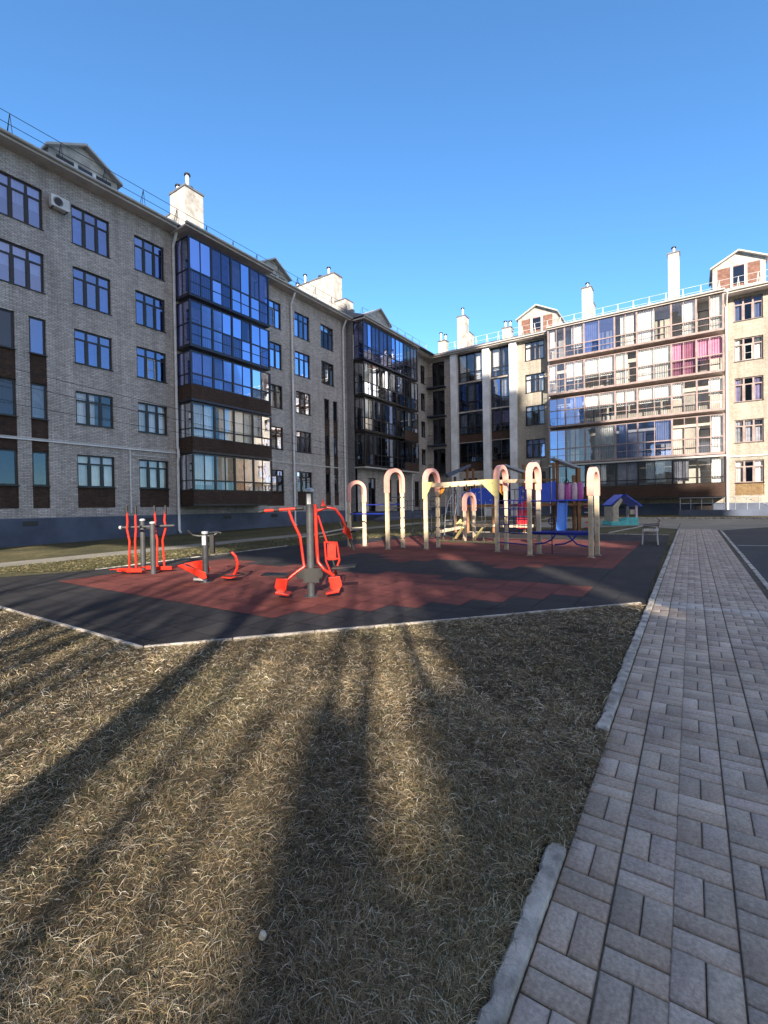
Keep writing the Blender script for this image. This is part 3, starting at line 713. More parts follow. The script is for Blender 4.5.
# ============ corner section (facade X=-25.2)
B = empty('apartment_building', (-25.2, 0, 0), R(90), 'projecting grey corner section with dark framed glazed balconies above its ground floor', 'building')
wB, oB = [], []
for i, (z0, z1) in enumerate(FL):
    if i: addw(wB, 43.75, 44.75, (z0 + .2, z1 + .25), lights=2, pane='glass_dark', cur=random.choice(CURT)); addw(wB, 45.7, 46.7, (z0 + .2, z1 + .25), lights=2, pane='glass_dark', cur='curtain_grey')
    else:
        for a, b, z in ((35.3, 36.5, .9), (38.3, 39.3, 2.2), (40.3, 41.4, .9), (44.0, 45.0, 1.6)): addw(wB, a, b, (z, 4.35), lights=2, pane='glass_dark', drape='none', frame='frame_dark')
part('wall', 'grey_brick', B, lambda q: wall_open(q, 33.3, 47.5, .2, 18.4, [w[:4] for w in wB]))
part('end_wall', 'grey_render', B, lambda q: [q.box(33.28, 33.6, 0, 3, 0, 19.4)])
hull(B, 33.3, 47.5, 18.4)
for w in wB: window(B, *w[:4], **w[4])
UB = [33.36, 34.65, 35.9, 37.3, 38.7, 40.2, 41.6, 42.95]
balcony(B, UB, -1.1, 14.9, 16.0, 18.1, 'frame_navy', ['glass_blue'] * 4 + ['glass_sky', 'glass_clear', 'glass_clear'], [None, None, None, None, 'curtain_grey', 'curtain_dark', 'curtain_grey'], left=True)
balcony(B, UB, -1.1, 11.7, 12.8, 14.55, 'frame_dark', ['glass_clear', 'glass_dark', 'glass_clear', 'glass_dark', 'glass_sky', 'glass_dark', 'glass_clear'], ['curtain_white', ('curtain_white', .4, .9), 'curtain_dark', ('curtain_white', 0, .5), None, 'curtain_grey', 'curtain_white'], left=True)
balcony(B, UB[:6], -1.1, 8.5, 9.6, 11.35, 'frame_dark', ['glass_clear', 'glass_dark', 'glass_dark', 'glass_sky'], ['curtain_white', ('curtain_grey', .3, .8), None, ('curtain_white', 0, .5), None], left=True)
balcony(B, UB[5:], -1.1, 9.3, 9.8, 11.35, 'frame_dark', ['glass_clear'], ['curtain_white', 'curtain_grey'], zp=8.4, low_rails=0)
balcony(B, UB[:6], -1.1, 5.4, 6.4, 8.15, 'frame_dark', ['glass_dark'], [None, ('curtain_grey', .2, .8), 'curtain_dark', None, 'curtain_grey'], left=True)
balcony(B, UB[5:], -1.1, 6.1, 6.6, 8.15, 'frame_dark', ['glass_dark'], ['curtain_grey', None], zp=5.3, low_rails=0)
part('plinth', 'plinth_dark', B, lambda q: q.box(33.26, 47.3, -.05, .3, 0, 1.2))
eave(B, 33.25, 43.1, -1.32, 18.40); eave(B, 43.1, 47.5, -.7, 18.40)
rb = roof(B, 33.25, 49, -1.32)
roof_rail(rb, 34, 46, -.6, 18.75, .9, 1.5)
dormer(rb, 36.6, 40.2, .6, 19.0, 20.2, 21.3)
chimney(rb, 33.45, 34.6, 2.2, 8.5, 23.3, step=(.9, 2.19, 20.6), pipes=4)
chimney(rb, 44.5, 45.3, 2.5, 3.3, 20.6, pipes=1)
downpipe(B, 43.2, 0, .45)
part('string_course', 'trim', B, lambda q: [q.box(33.2, 43.05, -1.2, -.0, 5.12, 5.24)])
ac_unit(B, 43.3, 3.9) if 0 else None

# ============ right wing (facade Y=47.5, looking -Y)
C = empty('apartment_building', (0, 47.5, 0), 0, 'cream brick wing across the yard with white pillars and wide brown framed balconies', 'building')
FC = [(3.1, 4.9), (6.35, 8.2), (9.65, 11.6), (12.95, 14.8), (16.2, 18.05)]
wC = []
for i, fl in enumerate(FC):
    addw(wC, -14.05, -12.15, fl, pane='glass_clear' if i != 1 else 'glass_sky', cur=['curtain_dark', 'curtain_white', 'curtain_grey', 'curtain_white', 'curtain_white'][i], drape='two')
    addw(wC, 2.95, 4.8, fl, frame='frame_brown', pane='glass_clear' if i != 4 else 'glass_sky', cur=['curtain_white', 'curtain_grey', 'curtain_lilac', 'curtain_white', 'curtain_white'][i], drape='two' if i != 1 else 'full', screen=1 if i == 3 else None)
    addw(wC, 6.8, 8.6, fl, frame='frame_brown', cur='curtain_white')
    if i:
        addw(wC, -24.65, -23.15, (fl[0] - 1.1, fl[1] - .1), lights=2, transom=0, pane='glass_dark', drape='left', cur='curtain_grey')
for a in (-21.0, -17.3): addw(wC, a, a + 1.6, (1.6, 4.6), lights=2, pane='glass_dark', drape='none')
opsC = [w[:4] for w in wC]
gl_ops = []
for a, b in ((-21.45, -18.55), (-17.7, -15.65)):
    for z0, z1 in ((15.15, 18.25), (11.95, 15.0), (9.45, 11.8), (6.35, 8.5)): gl_ops.append((a, b, z0, z1))
panC = [(-21.45, -18.55, 8.55, 9.45), (-17.7, -15.65, 8.55, 9.45), (-21.45, -18.55, 5.35, 6.35), (-17.7, -15.65, 5.35, 6.35)]
okC = [(2.95, 4.8, 2.08, 3.1), (6.8, 8.6, 2.08, 3.1)]
part('wall', 'cream_brick', C, lambda q: wall_open(q, -15.0, 12, 1.5, 18.4, opsC + okC))
part('wall', 'grey_brick', C, lambda q: wall_open(q, -25.2, -15.0, .2, 18.4, opsC + gl_ops + panC))
hull(C, -25.2, 12, 18.4, 'cream_brick')
for w in wC: window(C, *w[:4], **w[4])
for p in okC: part('brick_panel', 'ochre_brick', C, lambda q: q.box(p[0] + .002, p[1] - .002, .04, .18, p[2], p[3] - .04))
for p in panC: part('brick_panel', 'brown_brick', C, lambda q: q.box(p[0] + .002, p[1] - .002, .06, .18, p[2], p[3] - .03))
for i, (a, b, z0, z1) in enumerate(gl_ops):
    n = 3 if b - a > 2.4 else 2; lv = i % 4
    un = [a + .07 + (b - a - .14) * k / n for k in range(n + 1)]
    gl = [['glass_clear'], ['glass_sky', 'glass_clear'], ['glass_clear'], ['glass_dark']][lv]
    cu = [['curtain_white', None, 'curtain_white'], [None, 'curtain_grey', ('curtain_white', 0, .4)], ['curtain_lilac', 'curtain_lilac', None] if a > -18 else ['curtain_grey', 'curtain_dark', None], [None, ('curtain_grey', .4, 1), 'curtain_dark']][lv]
    balcony(C, un, .08, z0 + .02, z0 + (z1 - z0) * .33, z1 - .02, 'frame_dark', gl, cu, slab=False, low_rails=1, panes=1, wall_y=2.0, door=False)
for x in (-22.25, -18.5, -15.6):
    part('pillar', 'pillar_paint', C, lambda q: q.box(x, x + .74, -.42, .0, .2, 18.3), bevel=.02)
for i in range(1, 5):
    z = FC[i][0] - 1.12
    sl = part('balcony_slab', 'plinth_dark', C, lambda q: q.box(-25.05, -22.95, -.75, 0, z - .16, z))
    part('railing', 'rail_dark', sl, lambda q: [q.tube([(-25, 0, z + 1.1), (-25, -.7, z + 1.1), (-23, -.7, z + 1.1), (-23, 0, z + 1.1)], .02, 5)] + [q.box(-25 + .125 * k - .008, -25 + .125 * k + .008, -.71, -.69, z, z + 1.1) for k in range(17)])
UC = [-11.4, -9.9, -8.2, -5.65, -3.9, -1.35, .4, 2.2]
W, G_, Dk = 'curtain_white', 'curtain_grey', 'curtain_dark'
gb = 'glass_sky'; gc = 'glass_clear'
balcony(C, UC, -1.4, 15.45, 16.5, 18.3, 'frame_brown', [gc, gc, gb, gc, gc, gc, gc], [(W, 0, .4), (W, .3, 1), (G_, 0, .5), (W, .2, .9), (W, 0, .55), (W, .4, 1), (W, .5, 1)], left=True)
balcony(C, UC, -1.4, 12.15, 13.45, 14.95, 'frame_brown', [gc], [(W, 0, .5), W, W, (W, 0, .6), W, 'curtain_pink', 'curtain_pink'], left=True)
balcony(C, UC, -1.4, 9.05, 10.5, 11.65, 'frame_brown', [gb, gb, gc, gc, gc, gc, gc], [(W, 0, .5), (W, .2, .9), W, W, W, (W, 0, .5), (W, .4, 1)], left=True)
balcony(C, UC, -1.4, 5.55, 6.85, 8.65, 'frame_brown', [gb, gc, gc, gb, gb, gc, gc], [(W, 0, .5), (W, .2, .7), (W, .3, 1), (W, .1, .6), (W, .5, 1), None, (W, .5, 1)], left=True, open_units=(5,))
balcony(C, UC, -1.4, 3.1, 3.6, 5.2, 'frame_dark', [gc], [(W, 0, .6), (G_, 0, 1), (W, .1, .7), (G_, 0, 1), (W, .2, .8), (G_, 0, .7), (W, .5, 1)], zp=2.05, left=True, low_rails=0)
part('balcony_wall', 'balcony_wall', C, lambda q: q.box(-11.35, 2.15, -.03, -.002, 2.1, 18.3))
part('string_course', 'trim', C, lambda q: [q.box(-11.5, 2.3, -1.52, -1.36, 5.22, 5.36), q.box(2.3, 12, -.08, .02, 5.2, 5.32), q.box(-15, -11.5, -.08, .02, 5.2, 5.3)])
part('plinth', 'plinth', C, lambda q: q.box(-25, 12, -.05, .3, 0, 1.5))
part('basement_door', 'frame_dark', C, lambda q: [q.box(.2, 1.5, -.09, -.052, .5, 1.45)])
for x in (-5.5, -9.5): part('vent_grille', 'frame_dark', C, lambda q: q.box(x - .35, x + .35, -.07, -.051, 1.1, 1.35))
eave(C, -25.2, -15.0, -.72, 18.41); eave(C, -15.0, -11.5, -.72, 18.4); eave(C, -11.5, 2.3, -1.58, 18.4, 'balcony_eave'); eave(C, 2.3, 12, -.95, 18.4)
rc = roof(C, -25.5, 12, -.8)
part('balcony_roof', 'roof_metal', C, lambda q: q.prism([(-1.6, 18.56), (-1.6, 18.6), (-.7, 18.8), (-.7, 18.56)], 'x', -11.5, 2.3))
roof_rail(rc, -23, 12, -.2, 18.75, 1.0, 1.25, 'white_paint')
dormer(rc, -15.0, -11.2, 1.0, 19.0, 21.0, 22.0, 'dormer_brick'); dormer(rc, 1.6, 5.1, 1.0, 19.1, 21.35, 22.3, 'dormer_brick')
chimney(rc, -22.4, -21.45, 2.0, 3.1, 23.3, step=(3.11, 4.6, 21.8), pipes=1); chimney(rc, -8.95, -8.1, 2.0, 3.2, 22.9, step=(3.21, 4.4, 21.8), pipes=1)
chimney(rc, -1.65, -.78, 2.0, 2.9, 24.0, pipes=1); chimney(rc, -24.6, -23.7, 1.5, 2.3, 20.8, pipes=2); chimney(rc, -16.9, -16.0, 1.5, 2.4, 20.6, pipes=2)
downpipe(C, 2.45, 0, .6, reach=1.3); downpipe(C, -11.65, 0, .6, reach=.6); 
ac_unit(C, -13.0, 5.75)
# ramp with low wall and railing before the right wing
rw = empty('entrance_ramp', (1.5, 44.8, gz(44.8)), 0, 'low blue grey ramp wall with thin steel railing before the right wing', 'ramp')
part('ramp_wall', 'plinth', rw, lambda q: q.box(-2.4, 6.5, 0, .25, -.05, .48))
def rr(q):
    for k in range(13): q.tube([(-2.3 + k * .72, .1, .48), (-2.3 + k * .72, .1, 1.45)], .02, 6)
    for z in (1.0, 1.45): q.tube([(-2.35, .1, z), (6.45, .1, z)], .022, 6)
    q.tube([(1.8, .5, 1.45), (4.2, .5, .5)], .03, 6)
part('railing', 'rail_steel', rw, rr)
rl = empty('entrance_ramp', (-22.6, 38.5, gz(38)), R(90), 'dark blue entrance steps with thin railing under the corner balconies', 'ramp')
part('ramp_wall', 'plinth', rl, lambda q: q.prism([(-4.5, -.1), (5.5, -.1), (5.5, .75), (-1.5, .75), (-4.5, .1)], 'y', 0, 1.2))
part('railing', 'rail_dark', rl, lambda q: [q.tube([(-4.4, .05, 1.0), (-1.5, .05, 1.75), (5.4, .05, 1.75)], .025, 6), q.tube([(-4.4, .05, .6), (-1.5, .05, 1.3), (5.4, .05, 1.3)], .02, 6)] + [q.tube([(-1.5 + k * 1.15, .05, .7), (-1.5 + k * 1.15, .05, 1.75)], .022, 6) for k in range(7)])

# overhead cables crossing the left wing
def cable(a, b, sag, label, r=.012):
    pts = [(a[0] + (b[0] - a[0]) * t, a[1] + (b[1] - a[1]) * t, a[2] + (b[2] - a[2]) * t - sag * 4 * t * (1 - t)) for t in [i / 16 for i in range(17)]]
    tag(part('overhead_cable', 'wire', None, lambda q: q.tube(pts, r, 5)), label, 'cable', 'thin cables slung along the left wing')
cable((-24.2, -6, 8.9), (-24.8, 44, 6.6), .5, 'highest thin dark cable slung across the left wing')
cable((-24.2, -6, 8.2), (-24.8, 44, 6.2), .55, 'middle thin dark cable slung across the left wing')
cable((-24.2, -6, 7.0), (-24.8, 44, 5.9), .45, 'lowest thin dark cable slung across the left wing')

# ------------------------------------------------------------------ outdoor gym
YAW = R(33.66)
def arc(c, r, a0, a1, n, plane='xz', y=0):
    return [(c[0] + r * math.cos(R(a0 + (a1 - a0) * i / n)), y, c[1] + r * math.sin(R(a0 + (a1 - a0) * i / n))) for i in range(n + 1)]
# large two-seat trainer
T = empty('exercise_machine', (-5.60, 6.05, gz(6) + .012), YAW, 'red two seat outdoor exercise machine on the tall grey post nearest the grass', 'exercise machine', 'red outdoor gym machines')
part('post', ['grey_metal', 'cap_metal'], T, lambda q: [q.tube([(0, 0, -.05), (0, 0, 1.84)], .066, 18), q.tube([(0, 0, 1.84), (0, 0, 1.88), (0, 0, 1.91)], [.078, .078, .03], 18, 1), q.tube([(0, 0, 0), (0, 0, .012)], .13, 12), q.box(-.035, .035, -.071, -.06, 1.62, 1.80, 1)], True)
part('hub_plate', 'black_rubber', T, lambda q: [q.box(-.23, .20, -.09, -.07, .32, .50), q.box(-.12, .16, -.088, .07, .25, .32), q.tube([(-.18, -.1, .40), (-.18, .1, .40)], .07, 12), q.tube([(.16, -.1, .40), (.16, .1, .40)], .07, 12)])
def armL(q):
    q.tube([(-.86, -.05, 1.50), (-.75, -.05, 1.52), (-.14, -.05, 1.55)], .026, 10)
    q.tube([(-.36, -.05, 1.53), (-.30, -.05, 1.35), (-.17, -.04, 1.06), (-.145, -.04, .85), (-.12, -.04, .62), (-.10, -.06, .52)], .024, 10)
    q.tube([(-.10, -.06, .53), (-.22, -.1, .45), (-.36, -.14, .34), (-.44, -.16, .26)], .026, 10)
a_ = part('handle_arm', 'red_metal', T, armL, True)
for ga, gb_, gr in (((-.88, -.05, 1.497), (-.78, -.05, 1.515), .033), ((-.62, -.05, 1.523), (-.52, -.05, 1.53), .030), ((-.24, -.05, 1.545), (-.10, -.05, 1.552), .036)): part('grip', 'black_rubber', a_, lambda q: q.tube([ga, gb_], gr, 10), True)
def armR(q):
    q.tube([(.10, 0, 1.62), (.105, 0, 1.2), (.12, 0, .75), (.13, 0, .60), (.24, -.04, .47)], .030, 10)
    q.tube([(.13, .02, 1.50), (.30, .02, 1.56), (.45, .03, 1.53), (.56, .04, 1.38), (.64, .05, 1.15), (.70, .06, .98)], .024, 10)
    q.tube([(.14, .04, 1.42), (.22, .05, 1.15), (.29, .06, .93)], .016, 8)
    q.prism([(.20, 1.58), (.30, 1.56), (.26, 1.64), (.24, 1.72)], 'y', .0, .04)
    q.prism([(.57, 1.12), (.74, .98), (.70, 1.16), (.60, 1.26)], 'y', .03, .09)
b_ = part('handle_arm', 'red_metal', T, armR, True)
for ga, gb_ in (((.70, .06, 1.0), (.76, .07, .80)), ((.19, .02, 1.55), (.30, .02, 1.57)), ((.53, .04, 1.30), (.56, .04, 1.2))): part('grip', 'black_rubber', b_, lambda q: q.tube([ga, gb_], .03, 10), True)
def pad(x, y, sgn):
    def f(q):
        q.prism([(x, .36), (x + sgn * .20, .34), (x + sgn * .16, .14), (x + sgn * .05, .06), (x - sgn * .04, .20)], 'y', y, y + .05)
        q.prism([(x, .10), (x + sgn * .22, .06), (x + sgn * .24, .09), (x, .14)], 'y', y - .12, y + .16)
    return f
p1 = part('foot_rest', 'red_metal', T, pad(-.56, -.2, 1), bevel=.008); p2 = part('foot_rest', 'red_metal', T, pad(.52, -.12, -1), bevel=.008)
part('step_pad', 'black_rubber', p1, lambda q: q.prism([(-.80, .42), (-.40, .40), (-.36, .42), (-.78, .44)], 'y', -.34, -.04))
part('step_pad', 'black_rubber', p2, lambda q: q.prism([(.40, .50), (.80, .53), (.80, .55), (.40, .52)], 'y', -.26, .06))
part('linkage', 'red_metal', T, lambda q: [q.tube([(.24, .1, .95), (.26, .1, .60), (.36, .1, .34)], .018, 8), q.tube([(.46, .1, .92), (.50, .1, .62), (.40, .1, .36)], .018, 8), q.tube([(.24, .1, .94), (.47, .1, .93)], .016, 8), q.tube([(.27, .1, .65), (.49, .1, .64)], .016, 8), q.tube([(.22, -.04, .48), (.42, -.06, .36)], .026, 8), q.box(.29, .44, .09, .12, .62, .92)], True)
part('seat_bar', 'black_rubber', T, lambda q: [q.tube([(.08, .2, 1.02), (.78, .25, 1.12)], .02, 8), q.tube([(.30, .1, .95), (.44, .12, .36)], .016, 6)], True)

# air walker with four swinging poles
Wk = empty('exercise_machine', (-11.45, 6.05, gz(6) + .012), YAW, 'air walker with four upright red poles at the left end of the mat', 'exercise machine', 'red outdoor gym machines')
for x, y, h in ((.50, -.05, 1.24), (-.06, .55, 1.30)):
    part('post', ['grey_metal', 'cap_metal'], Wk, lambda q: [q.tube([(x, y, -.03), (x, y, h)], .062, 14), q.tube([(x, y, h), (x, y, h + .03), (x, y, h + .05)], [.07, .07, .03], 14, 1)], True)
part('crossbar', 'grey_metal', Wk, lambda q: [q.tube([(-.42, .22, 1.14), (.92, .22, 1.17)], .03, 10), q.tube([(.5, -.05, 1.1), (-.06, .55, 1.14)], .03, 8)], True)
part('bar_end', 'cap_metal', Wk, lambda q: q.tube([(-.46, .22, 1.138), (-.41, .22, 1.14)], .045, 10), True)
for x, yy, lean in ((-.20, .08, .02), (.10, -.06, -.01), (.30, .46, .02), (.66, .30, -.03)):
    pl = part('swing_pole', 'red_metal', Wk, lambda q: q.tube([(x, yy, 1.62), (x + lean, yy, 1.3), (x, yy, 1.12), (x + lean * 3, yy, .8), (x + lean * 2, yy, .25), (x + lean * 2, yy, .12)], .026, 10), True)
    part('grip', 'black_rubber', pl, lambda q: q.tube([(x, yy, 1.46), (x, yy, 1.68)], .031, 10), True)
    part('foot_plate', 'red_metal', pl, lambda q: [q.box(x - .22, x + .16, yy - .09, yy + .09, .06, .09), q.box(x - .22, x + .16, yy - .09, yy - .075, .09, .15), q.tube([(x - .22, yy, .1), (x - .36, yy, .11), (x - .40, yy - .08, .11)], .014, 6)], bevel=.004)

# rider / stepper between them
Q = empty('exercise_machine', (-8.70, 6.12, gz(6) + .012), YAW, 'small red stepper machine on a short grey post, middle of the gym row', 'exercise machine', 'red outdoor gym machines')
part('post', ['grey_metal', 'cap_metal'], Q, lambda q: [q.tube([(0, 0, -.03), (0, 0, 1.04)], .062, 14), q.tube([(0, 0, 1.04), (0, 0, 1.09)], .068, 14, 1), q.box(-.04, .04, -.068, -.05, .80, 1.0, 1), q.tube([(0, 0, 0), (0, 0, .015)], .13, 12)], True)
hb = part('handlebar', 'grey_metal', Q, lambda q: [q.tube([(-.30, -.1, 1.10), (-.24, -.05, 1.02), (-.12, -.02, .99), (0, 0, 1.0), (.14, .02, .98), (.24, .05, 1.04)], .018, 8), q.tube([(0, 0, 1.05), (.18, .2, 1.06), (.26, .25, 1.04)], .018, 8)], True)
part('grip', 'black_rubber', hb, lambda q: [q.tube([(-.32, -.11, 1.12), (-.25, -.06, 1.03)], .025, 8), q.box(.10, .19, -.02, .08, .62, 1.02)], bevel=.005)
part('foot_tray', 'red_metal', Q, lambda q: [q.prism([(-.50, .40), (-.40, .42), (.10, .24), (.12, .12), (.02, .10), (-.26, .27)], 'y', -.26, -.24), q.prism([(-.50, .40), (-.12, .47), (.08, .30), (.02, .12), (-.3, .26)], 'y', .06, .08), q.add([(-.5, -.25, .38), (.06, -.25, .12), (.04, .07, .12), (-.46, .07, .40)], [(0, 1, 2, 3)]), q.add([(-.5, -.25, .37), (.06, -.25, .11), (.04, .07, .11), (-.46, .07, .39)], [(3, 2, 1, 0)])], bevel=.003)
part('tray_liner', 'black_rubber', Q, lambda q: q.add([(-.46, -.2, .385), (-.05, -.2, .20), (-.06, .03, .20), (-.40, .03, .39)], [(0, 1, 2, 3)]))
part('swing_arm', 'black_rubber', Q, lambda q: q.tube([(-.28, -.05, .60), (0, .0, .57), (.25, .02, .55), (.42, .03, .57), (.58, .03, .62)], .018, 8), True)
st = part('seat_arc', 'red_metal', Q, lambda q: q.tube([(.56, .03, .63), (.64, .03, .54), (.68, .03, .40), (.66, .03, .26), (.60, .03, .16)], .032, 10), True)
part('seat', 'red_metal', st, lambda q: q.prism([(.36, .10), (.58, .08), (.70, .12), (.60, .16), (.40, .14)], 'y', -.12, .18), bevel=.01)
part('seat_ring', 'black_rubber', st, lambda q: q.tube([(.55 + .27 * math.cos(k * .5236), .03 + .2 * math.sin(k * .5236), .15) for k in range(13)], .014, 6, cap=False), True)
part('damper', 'cap_metal', Q, lambda q: q.tube([(-.22, -.1, .08), (0, -.05, .06), (.03, -.05, .03)], .035, 8), True)

# ------------------------------------------------------------------ climbing complex
K = empty('climbing_frame', (-5.0, 14.0, gz(14) + .012), 0, 'long wooden climbing complex of paired beige posts with pink arch tops', 'climbing frame')
kx, ky = -5.0, 14.0
def arch(x, y0, y1, h, top, a=0):
    """pair of square posts (y0 front, y1 back) with a pink arch over them, posts displaced in x by a"""
    X0, X1 = x - kx, x + a - kx; Y0, Y1 = y0 - ky, y1 - ky
    for X, Y in ((X0, Y0), (X1, Y1)):
        p = part('post', 'beige_wood', K, lambda q: [q.box(X - .058, X + .058, Y - .058, Y + .058, .03, h)], bevel=.012)
        part('post_foot', 'concrete', p, lambda q: [q.box(X - .04, X + .04, Y - .04, Y + .04, -.02, .03), q.tube([(X, Y, 0), (X, Y, .01)], .11, 8)])
    dx, dy = X1 - X0, Y1 - Y0; L = math.hypot(dx, dy); ux, uy = dx / L, dy / L; r = L / 2
    zc = top - r * 1.0 - .05
    def f(q):
        pts = [(X0, Y0, h - .30), (X0, Y0, zc)] + [((X0 + X1) / 2 - ux * r * math.cos(R(t)), (Y0 + Y1) / 2 - uy * r * math.cos(R(t)), zc + r * math.sin(R(t))) for t in range(15, 180, 15)] + [(X1, Y1, zc), (X1, Y1, h - .30)]
        # flat band: inner and outer ring
        ox = -uy; oy = ux
        vs = []; n = len(pts)
        for i, p in enumerate(pts):
            if i in (0, 1): nr = (-ux, -uy, 0)
            elif i in (n - 1, n - 2): nr = (ux, uy, 0)
            else:
                t = R(15 * (i - 1)); nr = (-ux * math.cos(t), -uy * math.cos(t), math.sin(t))
            for dn, dl in ((-.062, -.075), (.07, -.075), (.07, .075), (-.062, .075)):
                vs.append((p[0] + nr[0] * dn + ox * dl, p[1] + nr[1] * dn + oy * dl, p[2] + nr[2] * dn))
        fs = []
        for i in range(n - 1):
            for k in range(4): fs.append((4 * i + k, 4 * i + (k + 1) % 4, 4 * i + 4 + (k + 1) % 4, 4 * i + 4 + k))
        fs += [(3, 2, 1, 0), (4 * n - 4, 4 * n - 3, 4 * n - 2, 4 * n - 1)]
        q.add(vs, fs)
    part('arch_top', 'pink_plastic', K, f, True)
a45 = .42
arch(-10.62, 13.6, 14.15, 1.95, 2.45, .30)
arch(-8.72, 13.3, 14.0, 2.25, 2.78, .18)
arch(-7.55, 13.9, 14.6, 2.25, 2.75, .10)
arch(-5.08, 14.0, 14.7, 2.2, 2.72, .05)
arch(-3.88, 13.35, 14.0, 2.2, 2.68, .08)
arch(-2.28, 13.5, 14.15, 1.98, 2.45, .05)
arch(-7.62, 17.3, 17.9, 1.55, 1.98, .15)
P_ = lambda x, y, z: (x - kx, y - ky, z)
for y in (13.9, 14.6): part('beam', 'beige_wood', K, lambda q: q.beam(P_(-7.6, y, 2.16), P_(-5.0, y + .1, 2.22), .07, .13), bevel=.01)
part('beam', 'beige_wood', K, lambda q: q.beam(P_(-5.0, 14.55, 2.22), P_(-3.8, 13.9, 2.16), .06, .11), bevel=.01)
for i in range(8): part('rung', 'rail_steel', K, lambda q: q.tube([P_(-7.2 + i * .29, 13.9, 2.16), P_(-7.2 + i * .29, 14.6, 2.16)], .017, 8), True)
for x0, s, y, mt in ((-7.62, 1, 13.82, 'yellow_paint'), (-5.02, -1, 13.93, 'yellow_paint'), (-7.50, 1, 14.68, 'orange_paint'), (-5.0, -1, 14.78, 'orange_paint')):
    w_ = .42 if s > 0 else .62
    part('gusset', mt, K, lambda q: q.prism([(x0 - kx, 2.27), (x0 - kx + s * w_, 2.27), (x0 - kx + s * .10, 1.72), (x0 - kx, 1.72)], 'y', y - ky - .012, y - ky + .012))
def ladder(x, y0, y1, a):
    for i in range(5):
        z = .35 + i * .36
        part('rung', 'rail_dark', K, lambda q: [q.tube([P_(x, y0, z), P_(x + a, y1, z)], .016, 6)] + [q.tube([P_(x + a - .08, y1 - .02, z), P_(x + a + .08, y1 - .02, z)], .028, 8)], True)
ladder(-8.72, 13.3, 14.0, .18); ladder(-7.55, 13.9, 14.6, .1)
part('rail', 'blue_paint', K, lambda q: q.tube([P_(-10.6, 13.6, 1.22), P_(-8.72, 13.3, 1.22)], .026, 8), True)
part('rail', 'blue_paint', K, lambda q: q.tube([P_(-10.3, 14.2, 1.55), P_(-8.6, 14.0, 1.55)], .018, 8), True)
part('bench_board', 'wood_pale', K, lambda q: [q.beam(P_(-10.62, 13.55, .70), P_(-11.6, 11.9, .42), .26, .03), q.beam(P_(-10.62, 13.55, .70), P_(-10.3, 14.2, .70), .1, .04)], bevel=.005)
part('board_leg', 'rail_dark', K, lambda q: [q.tube([P_(-11.55, 11.95, .40), P_(-11.55, 11.95, 0)], .02, 6), q.beam(P_(-11.0, 12.85, .54), P_(-10.7, 13.4, .62), .06, .06)])
# hanging step bridge
for i in range(6):
    x = -7.05 + i * .36
    part('hanging_step', 'yellow_paint', K, lambda q: [q.beam(P_(x - .17, 14.2, .27), P_(x + .17, 14.2, .27), .2, .035), q.prism([(x - kx - .05, .29), (x - kx + .05, .29), (x - kx, .42)], 'y', .18, .22)])
    part('chain', 'chain', K, lambda q: [q.tube([P_(x, 14.12, .30), P_(x, 14.02, 2.12)], .006, 5), q.tube([P_(x, 14.28, .30), P_(x, 14.5, 2.12)], .006, 5)])
# rope net between the two middle arches
def net(q):
    for y_a, y_b, xa, xb in ((14.0, 13.4, -5.0, -3.9),):
        for i in range(7):
            t = i / 6; q.tube([P_(xa + (xb - xa) * t, y_a + (y_b - y_a) * t, .62), P_(xa + (xb - xa) * t, y_a + (y_b - y_a) * t, 1.6)], .014, 5)
        for z in (.62, .86, 1.1, 1.35, 1.6): q.tube([P_(xa, y_a, z), P_(xb, y_b, z)], .015, 5)
        for z in (.30,): q.tube([P_(xa, y_a, z), P_(xb, y_b, z)], .02, 6)
part('rope_net', 'blue_paint', K, net)
def net2(q):
    for i in range(5): q.tube([P_(-4.95 + i * .22, 14.7, .7), P_(-4.95 + i * .22, 14.7, 1.95)], .012, 5)
    for z in (.7, 1.0, 1.3, 1.6, 1.95): q.tube([P_(-4.95, 14.7, z), P_(-4.0, 14.2, z)], .012, 5)
part('rope_net', 'navy_rope', K, net2)
for y, z, r_ in ((13.35, 1.56, .024), (14.05, 1.56, .02), (13.4, .66, .038), (14.05, .66, .03)):
    part('rail', 'blue_paint', K, lambda q: q.tube([P_(-3.85, y, z), P_(-2.28, y + .15, z)], r_, 8), True)
part('platform', 'blue_paint', K, lambda q: q.box(-3.82 - kx, -2.3 - kx, 13.45 - ky, 14.05 - ky, .60, .64))
for x in (-3.3, -2.75):
    part('curved_bar', 'blue_paint', K, lambda q: q.tube([P_(x - .45, 13.4, .33), P_(x - .2, 13.4, .36), P_(x, 13.42, .46), P_(x + .1, 13.45, .60)], .022, 7), True)
part('curved_bar', 'blue_paint', K, lambda q: q.tube([P_(-2.85, 13.4, .60), P_(-2.62, 13.4, .36), P_(-2.35, 13.42, .30)], .022, 7), True)
part('rope', 'navy_rope', K, lambda q: [q.tube([P_(-3.30, 13.5, .05), P_(-3.30, 13.5, 2.1)], .014, 5), q.tube([P_(-3.3 + .09 * math.cos(k * .5236), 13.5, .98 + .09 * math.sin(k * .5236)) for k in range(13)], .014, 5, cap=False)])
part('low_beam', 'beige_wood', K, lambda q: [q.beam(P_(-7.6, 14.7, .52), P_(-7.6, 17.3, .62), .1, .1), q.beam(P_(-7.4, 17.5, .66), P_(-4.9, 17.3, .66), .12, .12)], bevel=.01)
